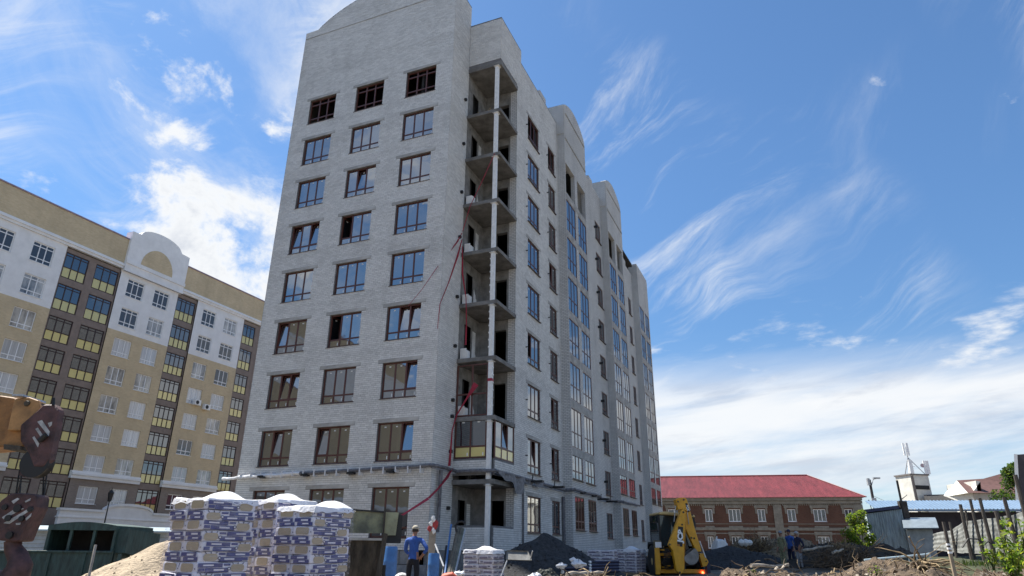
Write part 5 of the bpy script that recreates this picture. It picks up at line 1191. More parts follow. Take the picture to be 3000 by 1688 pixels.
# wheelbarrow like tray by the gravel heap
c = P(1518, 1632, 25.0); WBr = thing('mortar_tray', 'small pale metal tray tipped on the black gravel heap', 'tray', (c.x, c.y, c.z-0.1), R(10))
part(MB().add([(-.42, -.1, 0), (.42, -.1, -0.02), (.34, .2, .26), (-.34, .2, .28), (-.46, -.16, .02), (.46, -.16, 0), (.38, .16, .3), (-.38, .16, .32)], [(0, 1, 2, 3), (0, 1, 5, 4), (1, 2, 6, 5), (2, 3, 7, 6), (3, 0, 4, 7)]), 'pan', mat('dull_tray', (.2, .2, .19), .7, .2, 5), WBr)
part(MB().tube([(-.4, -.1, 0), (-.75, -.35, -.75)], .025, 6), 'handle', M_GALV, WBr); part(MB().tube([(.4, -.1, 0), (.45, -.3, .3)], .02, 6), 'handle', M_GALV, WBr)
# rubble stone and pipes bundle
M_TARP = mat('grey_green_tarp', (0.075, 0.08, 0.07), 0.8, 0.25, 3, 0.5, 8)
q = P(1597, 1665, 25.0); o = heap('tarp', 'grey green tarpaulin humped over material before the gravel heap', 'tarpaulin', (q.x, q.y), 0.65, 0.5, 0.62, M_TARP, 31, 0.12, prof=2.0)
M_NAVYT = mat('dark_blue_pipe', (0.022, 0.02, 0.055), 0.4, 0.15, 5)
k = 0
for (xa, xb, yy, Yd) in ((1648, 1722, 1666, 26), (1648, 1722, 1676, 25.6), (1728, 1812, 1648, 27.2), (1728, 1812, 1657, 26.9), (1728, 1812, 1666, 26.6), (1728, 1812, 1675, 26.3)):
    a_, b_ = P(xa, yy, Yd), P(xb, yy-2, Yd+0.6); a_.z = max(a_.z, 0.08); b_.z = max(b_.z, .08)
    T = thing('plastic_pipe', 'short dark blue plastic pipe with white end ring under the crumpled sacks' if xa < 1700 else 'long dark blue plastic pipe in the stack before the bag pallets', 'pipe', a_, 0, 'dark blue pipes before the bag pallets')
    part(MB().tube([(0, 0, 0), b_-a_], 0.055, 10), 'tube', M_NAVYT, T, smooth=True); part(MB().tube([(b_-a_)*0.0-(b_-a_).normalized()*0.03, (b_-a_)*0.03], 0.062, 10), 'end_ring', M_FOAM, T)
for (x, y, Yd, s, lb) in ((1645, 1658, 25.5, .15, 'crumpled white plastic sack beside the blue pipes'), (1695, 1653, 25.6, .19, 'crumpled pale blue plastic sack on top of the short blue pipes'), (1680, 1640, 25.7, .12, 'small crumpled white plastic scrap above the blue pipes'), (1568, 1690, 19, .14, 'crumpled white sack on the ground before the gravel heap'), (1345, 1680, 22, .13, 'crumpled pale sack at the edge of the low bag pallet')):
    c = P(x, y, Yd); mb = MB(); rr = random.Random(x)
    mb.grid(lambda u, v: (s*1.3*math.cos(u*2*math.pi)*math.sin(v*math.pi)*(1+.5*hnoise(u*6, v*6, 1, x)), s*math.sin(u*2*math.pi)*math.sin(v*math.pi)*(1+.5*hnoise(v*7, u*5, 1, x)), s*.55*math.cos(v*math.pi)*(1+1.4*hnoise(math.cos(u*6.283)*2.5, v*7, 1, x+2))+s*.3*hnoise(math.cos(u*6.283)*4, math.sin(u*6.283)*4+v*6, 1, x+9)), 22, 14)
    o = mb.build('plastic_sack', M_WRAP); o.location = c; tag(o, lb, 'sack')
# bulk bags
def bulk_bag(label, px, py_top, py_bot, Yd, wpx, tiltx):
    t_, b_ = P(px, py_top, Yd), P(px, py_bot, Yd); w_ = (P(px+wpx, py_top, Yd)-t_).x; h = t_.z-b_.z
    T = thing('bulk_bag', label, 'bag', b_-Vector((0, 0, .25)), R(12)); T.rotation_euler = (0, R(tiltx), R(12)); h += .25
    mb = MB()
    def fn(u, v):
        a = u*2*math.pi; ca_, sa_ = math.cos(a), math.sin(a); p = 0.35
        r = w_*0.5/max(abs(ca_), abs(sa_))**0.75; r *= 0.88+0.14*math.sin(math.pi*v)+.03*math.sin(a*9)
        if v > 0.95: r *= 0.75
        return (r*ca_, r*sa_, h*v+0.05*math.cos(a*4)*(v > .9))
    mb.grid(fn, 40, 16); mb.add([fn(i/40, 1.0) for i in range(40)], [list(range(40))])
    part(mb, 'sack', M_FOAM, T, smooth=True)
    for sx in (-1, 1): part(MB().tube([(sx*w_*.4, -.1, h*.95), (sx*w_*.35, 0, h+.16), (sx*w_*.38, .1, h*.95)], .03, 5), 'lifting_loop', M_FOAM, T)
    return T
bulk_bag('full white bulk bag leaning beside the dark heap and the yellow digger', 2105, 1582, 1628, 42, 36, 12)
c = P(2182, 1590, 43.2); BG = thing('white_bundle', 'bright white plastic bundle on top of the brush heap', 'bundle', (c.x, c.y, c.z-.3))
for dx_, s in ((-.2, .22), (.06, .24), (.3, .19)): part(MB().lathe([(.02, -s), (s*.8, -s*.5), (s, 0), (s*.75, s*.6), (.02, s*.9)], n=10, c=(dx_, 0, .3)), 'lump', M_FOAM, BG, smooth=True)
# pale blue metal rail lying by the booth
ra, rb_ = P(2532, 1641, 19.5), P(2722, 1624, 19.5)
RL = thing('metal_rail', 'pale blue metal railing with short bars behind the soil ridge', 'railing', (ra.x, ra.y, ra.z))
d = rb_-ra; M_RAILB = mat('pale_blue_steel', (0.42, 0.52, 0.56), 0.4, 0.1, 4)
part(MB().tube([(0, 0, 0), d], 0.026, 8).tube([d, d+Vector((0.0, 0, .05)), d+Vector((.08, 0, -.75))], .026, 8), 'top_rail', M_RAILB, RL, smooth=True)
for i in range(8): p_ = d*(0.05+i*0.125); part(MB().tube([p_, p_+Vector((.06, 0, -.8))], .014, 6), 'bar', M_RAILB, RL)
# survey stake
sa_, sb_ = P(2781, 1529, 13.2), P(2801, 1700, 13.2)
SK = thing('wooden_stake', 'tall pale wooden stake with black and white bands driven into the soil ridge', 'stake', (sb_.x, sb_.y, sb_.z-.5))
part(MB().box(-.03, .03, -.02, .02, 0, (P(2790, 1612, 13.2).z-sb_.z+.5)), 'stake', mat('pale_stake', (0.36, 0.29, 0.20), 0.8, 0.15, 8), SK)
zz0 = P(2790, 1612, 13.2).z-sb_.z+.5; 
part(MB().box(-.024, .024, -.018, .018, zz0, sa_.z-sb_.z+.5), 'upper_stake', M_TIMB, SK)
for i in range(3): part(MB().box(-.033, .033, -.023, .023, zz0+i*.07-.06, zz0+i*.07-.025), 'white_band', M_PVC, SK)
o = MB().tube([P(280, 1597, 11.5), P(258, 1700, 11.3)], 0.022, 6).build('stick', mat('grey_stick', (0.33, 0.31, 0.27), 0.8, .15, 5)); tag(o, 'thin grey stick standing before the green truck body', 'stick')

# ------------------------------------------------------------------ green truck body
YG = 20.0
M_GREEN = mat('old_green_paint', (0.035, 0.075, 0.07), 0.6, 0.3, 3, 0.2, 8, stretch=(3, 3, 0.7))
def g1(cx, cy): return P(cx*0.385, 1130+cy*0.385, YG)
gl, gr = g1(340, 1250), g1(850, 1260)
GT = thing('truck_body', 'old dark green steel truck body with three dark rear openings and curved roof', 'truck', (gl.x, YG, 0), R(3))
wg = gr.x-gl.x; zw0, zw1 = g1(600, 1255).z, g1(600, 1085).z; zrf = g1(600, 1042).z
arcp = [(0, zw1-.05)]+[(wg*i/12, zw1+.02+(zrf-zw1)*math.sin(math.pi*(0.12+0.76*i/12))) for i in range(13)]+[(wg, zw1-.05)]
part(MB().prism(arcp, -0.1, 2.2), 'roof', M_GREEN, GT)
for xa in (0.0, wg*.32, wg*.66, wg-.07): part(MB().box(xa, xa+.07, -.06, 0.02, zw0, zw1-.05), 'window_post', M_GREEN, GT)
part(MB().box(wg-.02, wg+.03, .03, 2.2, 0.4, zw1), 'side_panel', M_GREEN, GT)
part(MB().prism([(0.03, zw1), (2.1, zw1-.1), (2.1, zw0-.3), (0.03, zw0-.05)], wg+.03, wg+.3, axes='yz'), 'side_bulge', M_GREEN, GT)
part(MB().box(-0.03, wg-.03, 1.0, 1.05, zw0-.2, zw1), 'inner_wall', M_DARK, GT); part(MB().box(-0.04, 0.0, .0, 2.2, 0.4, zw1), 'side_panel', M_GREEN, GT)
part(MB().box(-1.9, wg+.02, -.12, -.02, 0.35, zw0).box(-1.95, wg+.05, -.18, -.1, zw0-.06, zw0), 'tailboard', M_GREEN, GT, bevel=.01)
part(MB().box(-1.85, wg, 0.0, 2.2, 0.3, .4), 'floor', M_DARK, GT)
for i in range(5): part(MB().box(-1.7+i*.95, -1.62+i*.95, -.16, -.1, .4, zw0-.07), 'tailboard_rib', M_GREEN, GT)
for xa in (-1.3, wg-.6): part(MB().lathe([(.12, -.15), (.42, -.14), (.45, 0), (.42, .14), (.12, .15)], n=20, M=Matrix.Translation((xa, .6, .45)) @ Matrix.Rotation(R(90), 4, 'Y')), 'wheel', M_BLACK, GT, smooth=True)

# ------------------------------------------------------------------ crane boom head with hook blocks
YC = 9.3
M_ORANGE = mat('dirty_orange_paint', (0.36, 0.17, 0.05), 0.6, 0.3, 3, 0.2, 12)
M_MAROON = mat('dirty_maroon_steel', (0.10, 0.045, 0.042), 0.6, 0.35, 5, 0.3, 14)
M_STRIPE = mat('worn_white_stripe', (0.46, 0.46, 0.45), 0.6, 0.25, 9)
def c1_(cx, cy, Y=YC): return P(cx*0.385, 1130+cy*0.385, Y)
def pv(cx, cy): p = c1_(cx, cy); return (p.x, p.z)
YF = YC+.30
CR = thing('crane_boom', 'worn orange crane boom end with maroon pulley block and white stripes', 'crane', (0, 0, 0))
bx0 = c1_(0, 0).x-7.0
zb0, zb1 = c1_(60, 460).z, c1_(60, 70).z
part(MB().prism([(bx0, zb0-.6), pv(-40, 455), pv(130, 470), pv(150, 330), pv(160, 120), pv(60, 75), pv(-40, 60), (bx0, zb1-.4)], YF-.18, YF+.3), 'boom', M_ORANGE, CR, bevel=.015)
part(MB().prism([pv(85, 95), pv(200, 80), pv(270, 105), pv(285, 160), pv(250, 215), pv(130, 335), pv(30, 335)], YF-.24, YF-.185), 'boom_cheek', mat('pale_orange_paint', (0.44, 0.23, 0.08), 0.55, .25, 4), CR, bevel=.01)
part(MB().prism([pv(8, 440), pv(135, 455), pv(135, 485), pv(8, 480)], YF-.25, YF+.32), 'lower_flange', M_RUST, CR)
part(MB().lathe([(.03, -.02), (.045, 0), (.03, .02)], n=10, M=Matrix.Translation(c1_(205, 135, YF-.25)) @ Matrix.Rotation(R(90), 4, 'X')), 'pin', M_RUST, CR)
blk = part(MB().prism([pv(150, 300), pv(285, 185), pv(330, 140), pv(410, 140), pv(445, 185), pv(420, 330), pv(370, 560), pv(330, 620), pv(250, 620), pv(215, 520), pv(150, 420)], YF-.30, YF-.14), 'pulley_block', M_MAROON, CR, bevel=.02)
for pl_ in ([(285, 275), (320, 262), (380, 350), (372, 385)], [(270, 330), (290, 320), (340, 395), (330, 420)], [(248, 395), (262, 385), (300, 440), (290, 470)], [(365, 285), (398, 275), (395, 300), (378, 315)]):
    part(MB().prism([pv(*p) for p in pl_], YF-.306, YF-.301), 'white_stripe', M_STRIPE, blk)
part(MB().tube([c1_(300, 420, YF-.33), c1_(350, 375, YF-.33)], .035, 8), 'bolt', M_BLACK, blk)
part(MB().lathe([(.05, -.07), (.2, -.065), (.175, -.03), (.175, .03), (.2, .065), (.05, .07)], n=26, M=Matrix.Translation(c1_(285, 590, YF-.22)) @ Matrix.Rotation(R(90), 4, 'X')), 'sheave', M_BLACK, CR, smooth=True)
part(MB().prism([pv(135, 560), pv(180, 560), pv(185, 600), pv(140, 690), pv(105, 670), pv(120, 620)], YF-.2, YF-.1), 'rope_guide', M_MAROON, CR)
part(MB().prism([pv(90, 62), pv(175, 65), pv(175, 80), pv(90, 78)], YF-.3, YF+.2), 'cap_plate', M_GALV, CR)
part(MB().tube([c1_(405, 150), c1_(408, 95)], .02, 6), 'stub_rod', M_BLACK, CR)
for (xa, ya, xb, yb) in ((150, 640, 120, 830), (165, 650, 150, 830), (335, 640, 325, 840), (400, 330, 335, 840), (440, 200, 385, 560)): part(MB().tube([c1_(xa, ya, YF-.1), c1_(xb, yb, YF-.1)], .011, 5), 'wire_rope', M_BLACK, CR)
# carrier of the crane, outside the picture to the left
part(MB().box(bx0-3.0, bx0+1.0, YC-1.2, YC+1.3, .9, 1.5).box(bx0-1.5, bx0+.6, YC-1.0, YC+1.0, 1.5, zb1+.1), 'carrier', M_ORANGE, CR)
for xa in (bx0-2.3, bx0+.3):
    for ya in (YC-1.15, YC+1.15): part(MB().lathe([(.15, -.16), (.5, -.16), (.54, 0), (.5, .16), (.15, .16)], n=20, M=Matrix.Translation((xa, ya, .54)) @ Matrix.Rotation(R(90), 4, 'X')), 'wheel', M_BLACK, CR, smooth=True)
HK = thing('hook_block', 'maroon crane hook block with white stripes and a large steel hook', 'hook', c1_(170, 1000)*1.0)
off = c1_(170, 1000)
def pk(cx, cy): p = c1_(cx, cy)-off; return (p.x, p.z)
hb = part(MB().prism([pk(25, 930), pk(60, 880), pk(130, 830), pk(170, 822), pk(310, 830), pk(332, 850), pk(320, 930), pk(240, 1100), pk(205, 1185), pk(150, 1190), pk(60, 1180), pk(20, 1175)], -.14, .14), 'cheek_plate', M_MAROON, HK, bevel=.015)
for pl_ in ([(145, 885), (190, 860), (205, 868), (160, 905)], [(245, 885), (290, 862), (285, 880), (250, 895)], [(75, 1005), (190, 930), (240, 940), (85, 1020)], [(85, 1050), (215, 975), (290, 930), (300, 945), (130, 1055)], [(250, 1015), (295, 975), (290, 1000), (255, 1030)], [(178, 1050), (215, 1045), (210, 1062), (180, 1062)]):
    part(MB().prism([pk(*p) for p in pl_], -.146, -.141), 'white_stripe', M_STRIPE, hb)
for cx, cy, r in ((195, 940, .05), (125, 1012, .04), (225, 1015, .035), (100, 930, .035), (290, 945, .035), (135, 1140, .045)):
    p = c1_(cx, cy)-off; part(MB().lathe([(.3*r, -.025), (r, -.015), (r, .02)], n=12, M=Matrix.Translation((p.x, -.15, p.z)) @ Matrix.Rotation(R(90), 4, 'X')), 'bolt', M_BLACK, hb)
hk = [(100, 1180), (100, 1240), (140, 1310), (150, 1370), (125, 1440), (60, 1500), (-20, 1490), (-60, 1440), (-50, 1390)]
part(MB().tube([Vector((*pk(*p), 0)).xzy for p in hk], [.10, .10, .12, .15, .17, .17, .15, .11, .04], 12), 'hook', M_MAROON, HK, smooth=True)

# ------------------------------------------------------------------ backhoe loader (rear view)
M_YEL = mat('yellow_machine_paint', (0.76, 0.36, 0.012), 0.4, 0.10, 3, 0.1, 10)
M_CREAM = mat('cream_cab_roof', (0.66, 0.48, 0.20), 0.5, 0.08, 3)
M_CABG = glass_mat('cab_glass', (0.9, 0.95, 1.0), 1.6, (0.03, 0.045, 0.05))
M_STEEL = mat('worn_bucket_steel', (0.24, 0.23, 0.22), 0.5, 0.2, 4, metal=0.3)
YJ = 33.0
jb = P(1994, 1617, YJ); S_ = 0.00262
BH = thing('backhoe_loader', 'yellow backhoe loader seen from behind with folded digging arm and cream cab roof', 'digger', (jb.x, YJ, 0), R(4))
def jx(xz): return (xz-640)*S_
def jz(yz): return 1.2+(1050-yz)*S_
def jp(*pts): return [(jx(a), jz(b)) for a, b in pts]
# cab
for (xa, ya, yb) in ((-.88, .25, 1.75), (.80, .25, 1.75)):
    part(MB().box(xa, xa+.08, ya, ya+.08, 1.25, jz(430)), 'cab_post', M_BLACK, BH); part(MB().box(xa, xa+.08, yb, yb+.08, 1.25, jz(430)), 'cab_post', M_BLACK, BH)
part(MB().box(-.80, -.12, .28, .30, 1.45, jz(440)), 'rear_window', M_CABG, BH); part(MB().box(.05, .80, .28, .30, 1.45, jz(450)), 'rear_window', M_CABG, BH)
part(MB().box(-.87, -.85, .34, 1.74, 1.4, jz(440)), 'side_window', M_CABG, BH); part(MB().box(.86, .88, .34, 1.74, 1.4, jz(450)), 'side_window', M_CABG, BH)
part(MB().box(-.8, .8, 1.78, 1.80, 1.4, jz(440)), 'front_window', M_CABG, BH)
part(MB().box(-.12, .05, .26, .32, 1.25, jz(440)), 'cab_centre_post', M_BLACK, BH)
part(MB().prism([(-.86, jz(425)), (.86, jz(470)), (.84, jz(430)), (.6, jz(412)), (-.6, jz(375)), (-.84, jz(385))], .05, 1.95), 'cab_roof', M_CREAM, BH, bevel=.03)
part(MB().box(-.8, .8, .3, 2.0, .6, 1.27), 'cab_body', M_BLACK, BH)
part(MB().box(-.45, .45, 2.0, 3.4, .7, 1.75), 'bonnet', M_YEL, BH, bevel=.05)
part(MB().prism([(3.5, .1), (4.3, .12), (4.35, .35), (3.7, .95), (3.5, .95)], -1.15, 1.15, axes='yz'), 'front_bucket', M_STEEL, BH)
for s in (-1, 1): part(MB().prism([(1.9, 1.2), (2.1, 1.35), (3.6, .6), (3.6, .4)], s*.75-.07, s*.75+.07, axes='yz'), 'loader_arm', M_YEL, BH)
for s in (-1, 1):
    w1 = part(MB().lathe([(.3, -.2), (.68, -.22), (.76, -.14), (.76, .14), (.68, .22), (.3, .2)], n=28, M=Matrix.Translation((s*.92, .95, .76)) @ Matrix.Rotation(R(90), 4, 'Y')), 'rear_wheel', M_BLACK, BH, smooth=True)
    part(MB().lathe([(.1, -.21), (.32, -.17), (.32, .17), (.1, .21)], n=20, M=Matrix.Translation((s*.92, .95, .76)) @ Matrix.Rotation(R(90), 4, 'Y')), 'rim', M_CREAM, w1, smooth=True)
    part(MB().lathe([(.2, -.15), (.44, -.15), (.5, 0), (.44, .15), (.2, .15)], n=22, M=Matrix.Translation((s*.85, 3.0, .5)) @ Matrix.Rotation(R(90), 4, 'Y')), 'front_wheel', M_BLACK, BH, smooth=True)
    part(MB().prism([(.35, 1.3), (.45, 1.62), (1.5, 1.62), (1.65, 1.3), (1.55, 1.3), (1.42, 1.52), (.52, 1.52), (.45, 1.3)], s*.92-.2, s*.92+.2, axes='yz'), 'mudguard', M_BLACK, BH)
# rear frame and stabilisers
part(MB().box(-1.12, 1.08, -.05, .22, .28, .46).box(-1.12, 1.08, -.05, .22, 1.02, 1.14), 'rear_frame', M_YEL, BH, bevel=.015)
part(MB().prism(jp((160, 995), (240, 985), (250, 1300), (225, 1420), (150, 1420)), -.22, -.06), 'stabiliser', M_YEL, BH, bevel=.015)
part(MB().prism(jp((1050, 1150), (1105, 1180), (1135, 1460), (1060, 1470)), -.22, -.06), 'stabiliser', mat('navy_hose_sheath', (0.03, 0.03, 0.07), .6, .1, 3), BH, bevel=.015)
part(MB().tube([(jx(960), -.3, jz(870)), (jx(1045), -.3, jz(1145))], .028, 8), 'hydraulic_rod', M_WHITE, BH, smooth=True)
part(MB().prism(jp((915, 1060), (965, 1080), (1060, 1160), (1085, 1210), (1040, 1280), (970, 1290)), -.35, -.12), 'swing_bracket', M_YEL, BH, bevel=.015)
for pc in ((925, 1085), (1040, 1200)): part(MB().lathe([(.01, -.02), (.035, 0), (.03, .02)], n=10, M=Matrix.Translation((jx(pc[0]), -.36, jz(pc[1]))) @ Matrix.Rotation(R(90), 4, 'X')), 'pin', M_BLACK, BH)
# valve block clutter
for i in range(16):
    a, b = random.uniform(255, 400), random.uniform(1010, 1340); s = random.uniform(12, 34)
    part(MB().box(jx(a), jx(a+s*1.6), -.3-random.random()*.12, -.08, jz(b+s*.6), jz(b)), 'valve', random.choice((M_YEL, M_BLACK, M_BLACK)), BH, bevel=.006)
for i in range(7):
    a = 270+i*18; part(MB().tube([(jx(a), -.35, jz(1000)), (jx(a+30), -.45, jz(1120)), (jx(a-10), -.4, jz(1240)), (jx(a+50), -.35, jz(1340))], .014, 6), 'hose', M_BLACK, BH, smooth=True)
part(MB().box(jx(170), jx(290), -.08, .1, jz(995), jz(870)), 'rear_light_panel', mat('dull_khaki', (0.22, 0.18, 0.10), .7, .2, 4), BH)
part(MB().box(jx(182), jx(290), -.12, -.085, jz(985), jz(893)), 'licence_plate', M_PVC, BH)
# boom: right leg, head; dipper: left leg
part(MB().prism(jp((600, 360), (800, 372), (850, 640), (938, 1020), (925, 1045), (850, 1050), (655, 600)), -.62, -.36), 'boom', M_YEL, BH, bevel=.02)
hd = part(MB().prism(jp((540, 185), (600, 155), (700, 148), (742, 170), (790, 350), (770, 372), (720, 385), (660, 350), (600, 352), (575, 365)), -.70, -.30), 'boom_head', M_YEL, BH, bevel=.02)
part(MB().prism(jp((745, 235), (765, 235), (800, 355), (785, 372)), -.66, -.62), 'side_ram', M_GALV, BH)
dp = part(MB().prism(jp((592, 372), (640, 350), (665, 395), (655, 560), (600, 900), (568, 1330), (520, 1400), (470, 1395), (425, 1350), (385, 1030), (325, 945), (335, 915), (440, 700)), -.98, -.72), 'dipper', M_YEL, BH, bevel=.02)
part(MB().prism(jp((640, 570), (660, 560), (585, 1180), (568, 1330), (562, 1330)), -.97, -.7), 'dipper_side', mat('deep_yellow', (0.5, 0.2, 0.01), .45, .1, 3), BH)  # side strip in a deeper yellow than the rest of the dipper
for pc, yy in (((578, 222), -.71), ((685, 188), -.71), ((625, 405), -.99), ((825, 442), -.63), ((342, 935), -.99), ((585, 610), -.99), ((478, 1375), -.99), ((775, 820), -.63), ((826, 828), -.63)):
    part(MB().lathe([(.012, -.02), (.042, 0), (.04, .02)], n=10, M=Matrix.Translation((jx(pc[0]), yy, jz(pc[1]))) @ Matrix.Rotation(R(90), 4, 'X')), 'pin', M_RUST, BH)
def lettering(name, body, parent, px, py, yy, size, angz, mt, sx=1.0):
    cu = bpy.data.curves.new(name, 'FONT'); cu.body = body; cu.size = size; cu.extrude = 0.003; cu.align_x = 'CENTER'; cu.align_y = 'CENTER'; cu.offset = size*0.05
    to = bpy.data.objects.new(name, cu); COL.objects.link(to); dg = bpy.context.evaluated_depsgraph_get()
    me = bpy.data.meshes.new_from_object(to.evaluated_get(dg)); bpy.data.objects.remove(to); me.materials.clear(); me.materials.append(mt)
    o = link(name, me, parent, (jx(px), yy, jz(py)), None, (sx, 1, 1)); o.rotation_euler = (Matrix.Rotation(angz, 3, 'Y') @ Matrix.Rotation(R(90), 3, 'X')).to_euler(); return o
part(MB().prism(jp((512, 640), (602, 648), (560, 972), (468, 955)), -.987, -.981), 'decal', M_BLACK, dp)
part(MB().prism(jp((474, 925), (516, 933), (512, 962), (469, 952)), -.990, -.988), 'decal_square', mat('amber_decal', (0.45, 0.16, 0.01), .5, 0), dp)
lettering('lettering', 'JCB', dp, 541, 792, -.994, .32, R(-81), M_PVC, 1.12)
part(MB().prism(jp((705, 250), (748, 245), (778, 385), (738, 400)), -.707, -.701), 'decal', M_BLACK, hd)
lettering('lettering', '3CX', hd, 742, 325, -.711, .135, R(78), M_PVC)
# curled bucket between the legs
mb = MB(); cbx, cbz = jx(700), jz(1110)
prof = [(cbx+.36*math.cos(R(a)), cbz+.38*math.sin(R(a))) for a in range(-170, 60, 15)]
inner = [(cbx+.31*math.cos(R(a)), cbz+.33*math.sin(R(a))) for a in range(55, -171, -15)]
mb.prism(prof+inner, -.95, -.35); mb.prism(prof, -.97, -.94); mb.prism(prof, -.36, -.33)
part(mb, 'digging_bucket', M_STEEL, BH, smooth=True)
part(MB().prism(jp((610, 880), (650, 870), (700, 1010), (640, 1020)), -.8, -.6), 'bucket_link', M_RUST, BH)
part(MB().tube([(jx(545), -.6, jz(290)), (jx(490), -.6, jz(560))], .02, 6).tube([(jx(730), -.71, jz(400)), (jx(745), -.66, jz(600))], .018, 6), 'hose', M_GALV, BH)
for a, b, c_ in ((250, 500, -1), (1048, 580, 1)):
    m1 = part(MB().box(jx(a)-.08, jx(a)+.08, .9, .96, jz(b)-.15, jz(b)+.15), 'mirror', M_BLACK, BH, bevel=.03)
    part(MB().tube([(jx(a), .93, jz(b)+.12), (c_*.86, .6, jz(440))], .015, 5), 'mirror_arm', M_BLACK, m1)
part(MB().lathe([(.01, -.03), (.055, -.02), (.06, .02)], n=14, M=Matrix.Translation((jx(995), -.1, jz(1385))) @ Matrix.Rotation(R(90), 4, 'X')), 'tail_light', mat('red_lamp', (0.7, 0.02, 0.01), .3, 0, emit=(1.0, 0.10, 0.03, 4.0)), BH)

# ------------------------------------------------------------------ people
def person(label, base, rz, joints, colors, cap=None, hgt=1.75, group=None):
    """joints: name -> (x,y,z,r); one skinned body mesh"""
    J = dict(pelvis=(0, 0, .95, .145), belly=(0, -.01, 1.12, .145), chest=(0, 0, 1.33, .155), neck0=(0, .01, 1.47, .075), neck=(0, .0, 1.53, .057), head0=(0, -.02, 1.60, .078), head1=(0, -.02, 1.69, .082), crown=(0, -.01, 1.74, .05), nose=(0, -.115, 1.635, .018),
             shl=(-.19, 0, 1.43, .072), shr=(.19, 0, 1.43, .072), ell=(-.26, .03, 1.15, .048), elr=(.26, .03, 1.15, .048), wrl=(-.25, -.08, .92, .032), wrr=(.25, -.08, .92, .032),
             hipl=(-.10, 0, .90, .098), hipr=(.10, 0, .90, .098), knl=(-.11, -.02, .50, .066), knr=(.11, -.02, .50, .066), anl=(-.12, .01, .09, .045), anr=(.12, .01, .09, .045), tol=(-.13, -.17, .045, .042), tor=(.13, -.17, .045, .042))
    J.update(joints)
    E_ = [('pelvis', 'belly'), ('belly', 'chest'), ('chest', 'neck0'), ('neck0', 'neck'), ('neck', 'head0'), ('head0', 'head1'), ('head1', 'crown'), ('chest', 'shl'), ('chest', 'shr'), ('shl', 'ell'), ('shr', 'elr'), ('ell', 'wrl'), ('elr', 'wrr'), ('pelvis', 'hipl'), ('pelvis', 'hipr'), ('hipl', 'knl'), ('hipr', 'knr'), ('knl', 'anl'), ('knr', 'anr'), ('anl', 'tol'), ('anr', 'tor'), ('head0', 'nose')]
    for s in 'lr':   # palm and five fingers
        e, w_ = Vector(J['el'+s][:3]), Vector(J['wr'+s][:3]); d = (w_-e).normalized(); sd = d.cross(Vector((0, 1, 0.2))).normalized(); nr = d.cross(sd)
        pm = w_+d*.07; J['pm'+s] = (*pm, .030); E_.append(('wr'+s, 'pm'+s))
        for i, ln in enumerate((.075, .085, .08, .062)):
            b = pm+sd*(.024*(i-1.5))+d*.02; m1 = b+d*ln*.5+nr*.012; t_ = m1+d*ln*.35+nr*.03
            for nm, p_, r_ in (('a', b, .011), ('b', m1, .0095), ('c', t_, .008)): J['f%d%s%s' % (i, nm, s)] = (*p_, r_)
            E_ += [('pm'+s, 'f%da%s' % (i, s)), ('f%da%s' % (i, s), 'f%db%s' % (i, s)), ('f%db%s' % (i, s), 'f%dc%s' % (i, s))]
        tb = w_+d*.03-sd*.03; tt = tb+d*.035-sd*.035+nr*.015; J['ta'+s] = (*tb, .013); J['tb'+s] = (*tt, .009); E_ += [('wr'+s, 'ta'+s), ('ta'+s, 'tb'+s)]
    names = list(J); idx = {n: i for i, n in enumerate(names)}
    me = bpy.data.meshes.new('body'); me.from_pydata([J[n][:3] for n in names], [(idx[a], idx[b]) for a, b in E_], [])
    o = bpy.data.objects.new('body', me); COL.objects.link(o)
    md = o.modifiers.new('s', 'SKIN'); md.use_smooth_shade = True; md.branch_smoothing = 0.4
    for i, n in enumerate(names): me.skin_vertices[0].data[i].radius = (J[n][3], J[n][3]*(0.72 if n in ('pelvis', 'belly', 'chest') else 1))
    me.skin_vertices[0].data[0].use_root = True
    sb = o.modifiers.new('d', 'SUBSURF'); sb.levels = 1; sb.render_levels = 1
    dg = bpy.context.evaluated_depsgraph_get(); bme = bpy.data.meshes.new_from_object(o.evaluated_get(dg)); bpy.data.objects.remove(o)
    grp = lambda n: 'skin' if n.startswith(('neck', 'head', 'crown', 'nose', 'wr', 'pm', 'f', 'ta', 'tb')) and n != 'neck0' else ('shoe' if n.startswith(('an', 'to')) else ('leg' if n.startswith(('pelvis', 'hip', 'kn')) else ('sleeve' if n.startswith('el') else 'top')))
    order = ['skin', 'top', 'sleeve', 'leg', 'shoe']; bme.materials.clear()
    for g in order: bme.materials.append(colors[g])
    pts = np.array([J[n][:3] for n in names]); gi = np.array([order.index(grp(n)) for n in names])
    segs = [(idx[a], idx[b]) for a, b in E_]
    for p_ in bme.polygons:
        c = np.array(p_.center); best = None
        for a, b in segs:
            d = pts[b]-pts[a]; t = np.clip(np.dot(c-pts[a], d)/max(1e-9, d@d), 0, 1); ds = np.linalg.norm(c-pts[a]-d*t)
            if best is None or ds < best[0]: best = (ds, a if t < 0.55 else b)
        p_.material_index = int(gi[best[1]])
        if best[1] in (idx['anl'], idx['anr']) and c[2] > .14: p_.material_index = 3
        if best[1] == idx['pelvis'] and c[2] > 0.93 : p_.material_index = 1
    bme.polygons.foreach_set('use_smooth', [True]*len(bme.polygons))
    T = thing('person', label, 'person', base, rz, group); T.scale = (hgt/1.76,)*3
    link('body', bme, T)
    hd = Vector(J['head1'][:3])
    part(MB().lathe([(.078, -.04), (.092, 0.0), (.084, .04), (.05, .075), (.01, .085)], n=14, c=(hd.x, hd.y+.012, hd.z)), 'hair' if not cap else 'cap', cap or colors['hair'], T, smooth=True)
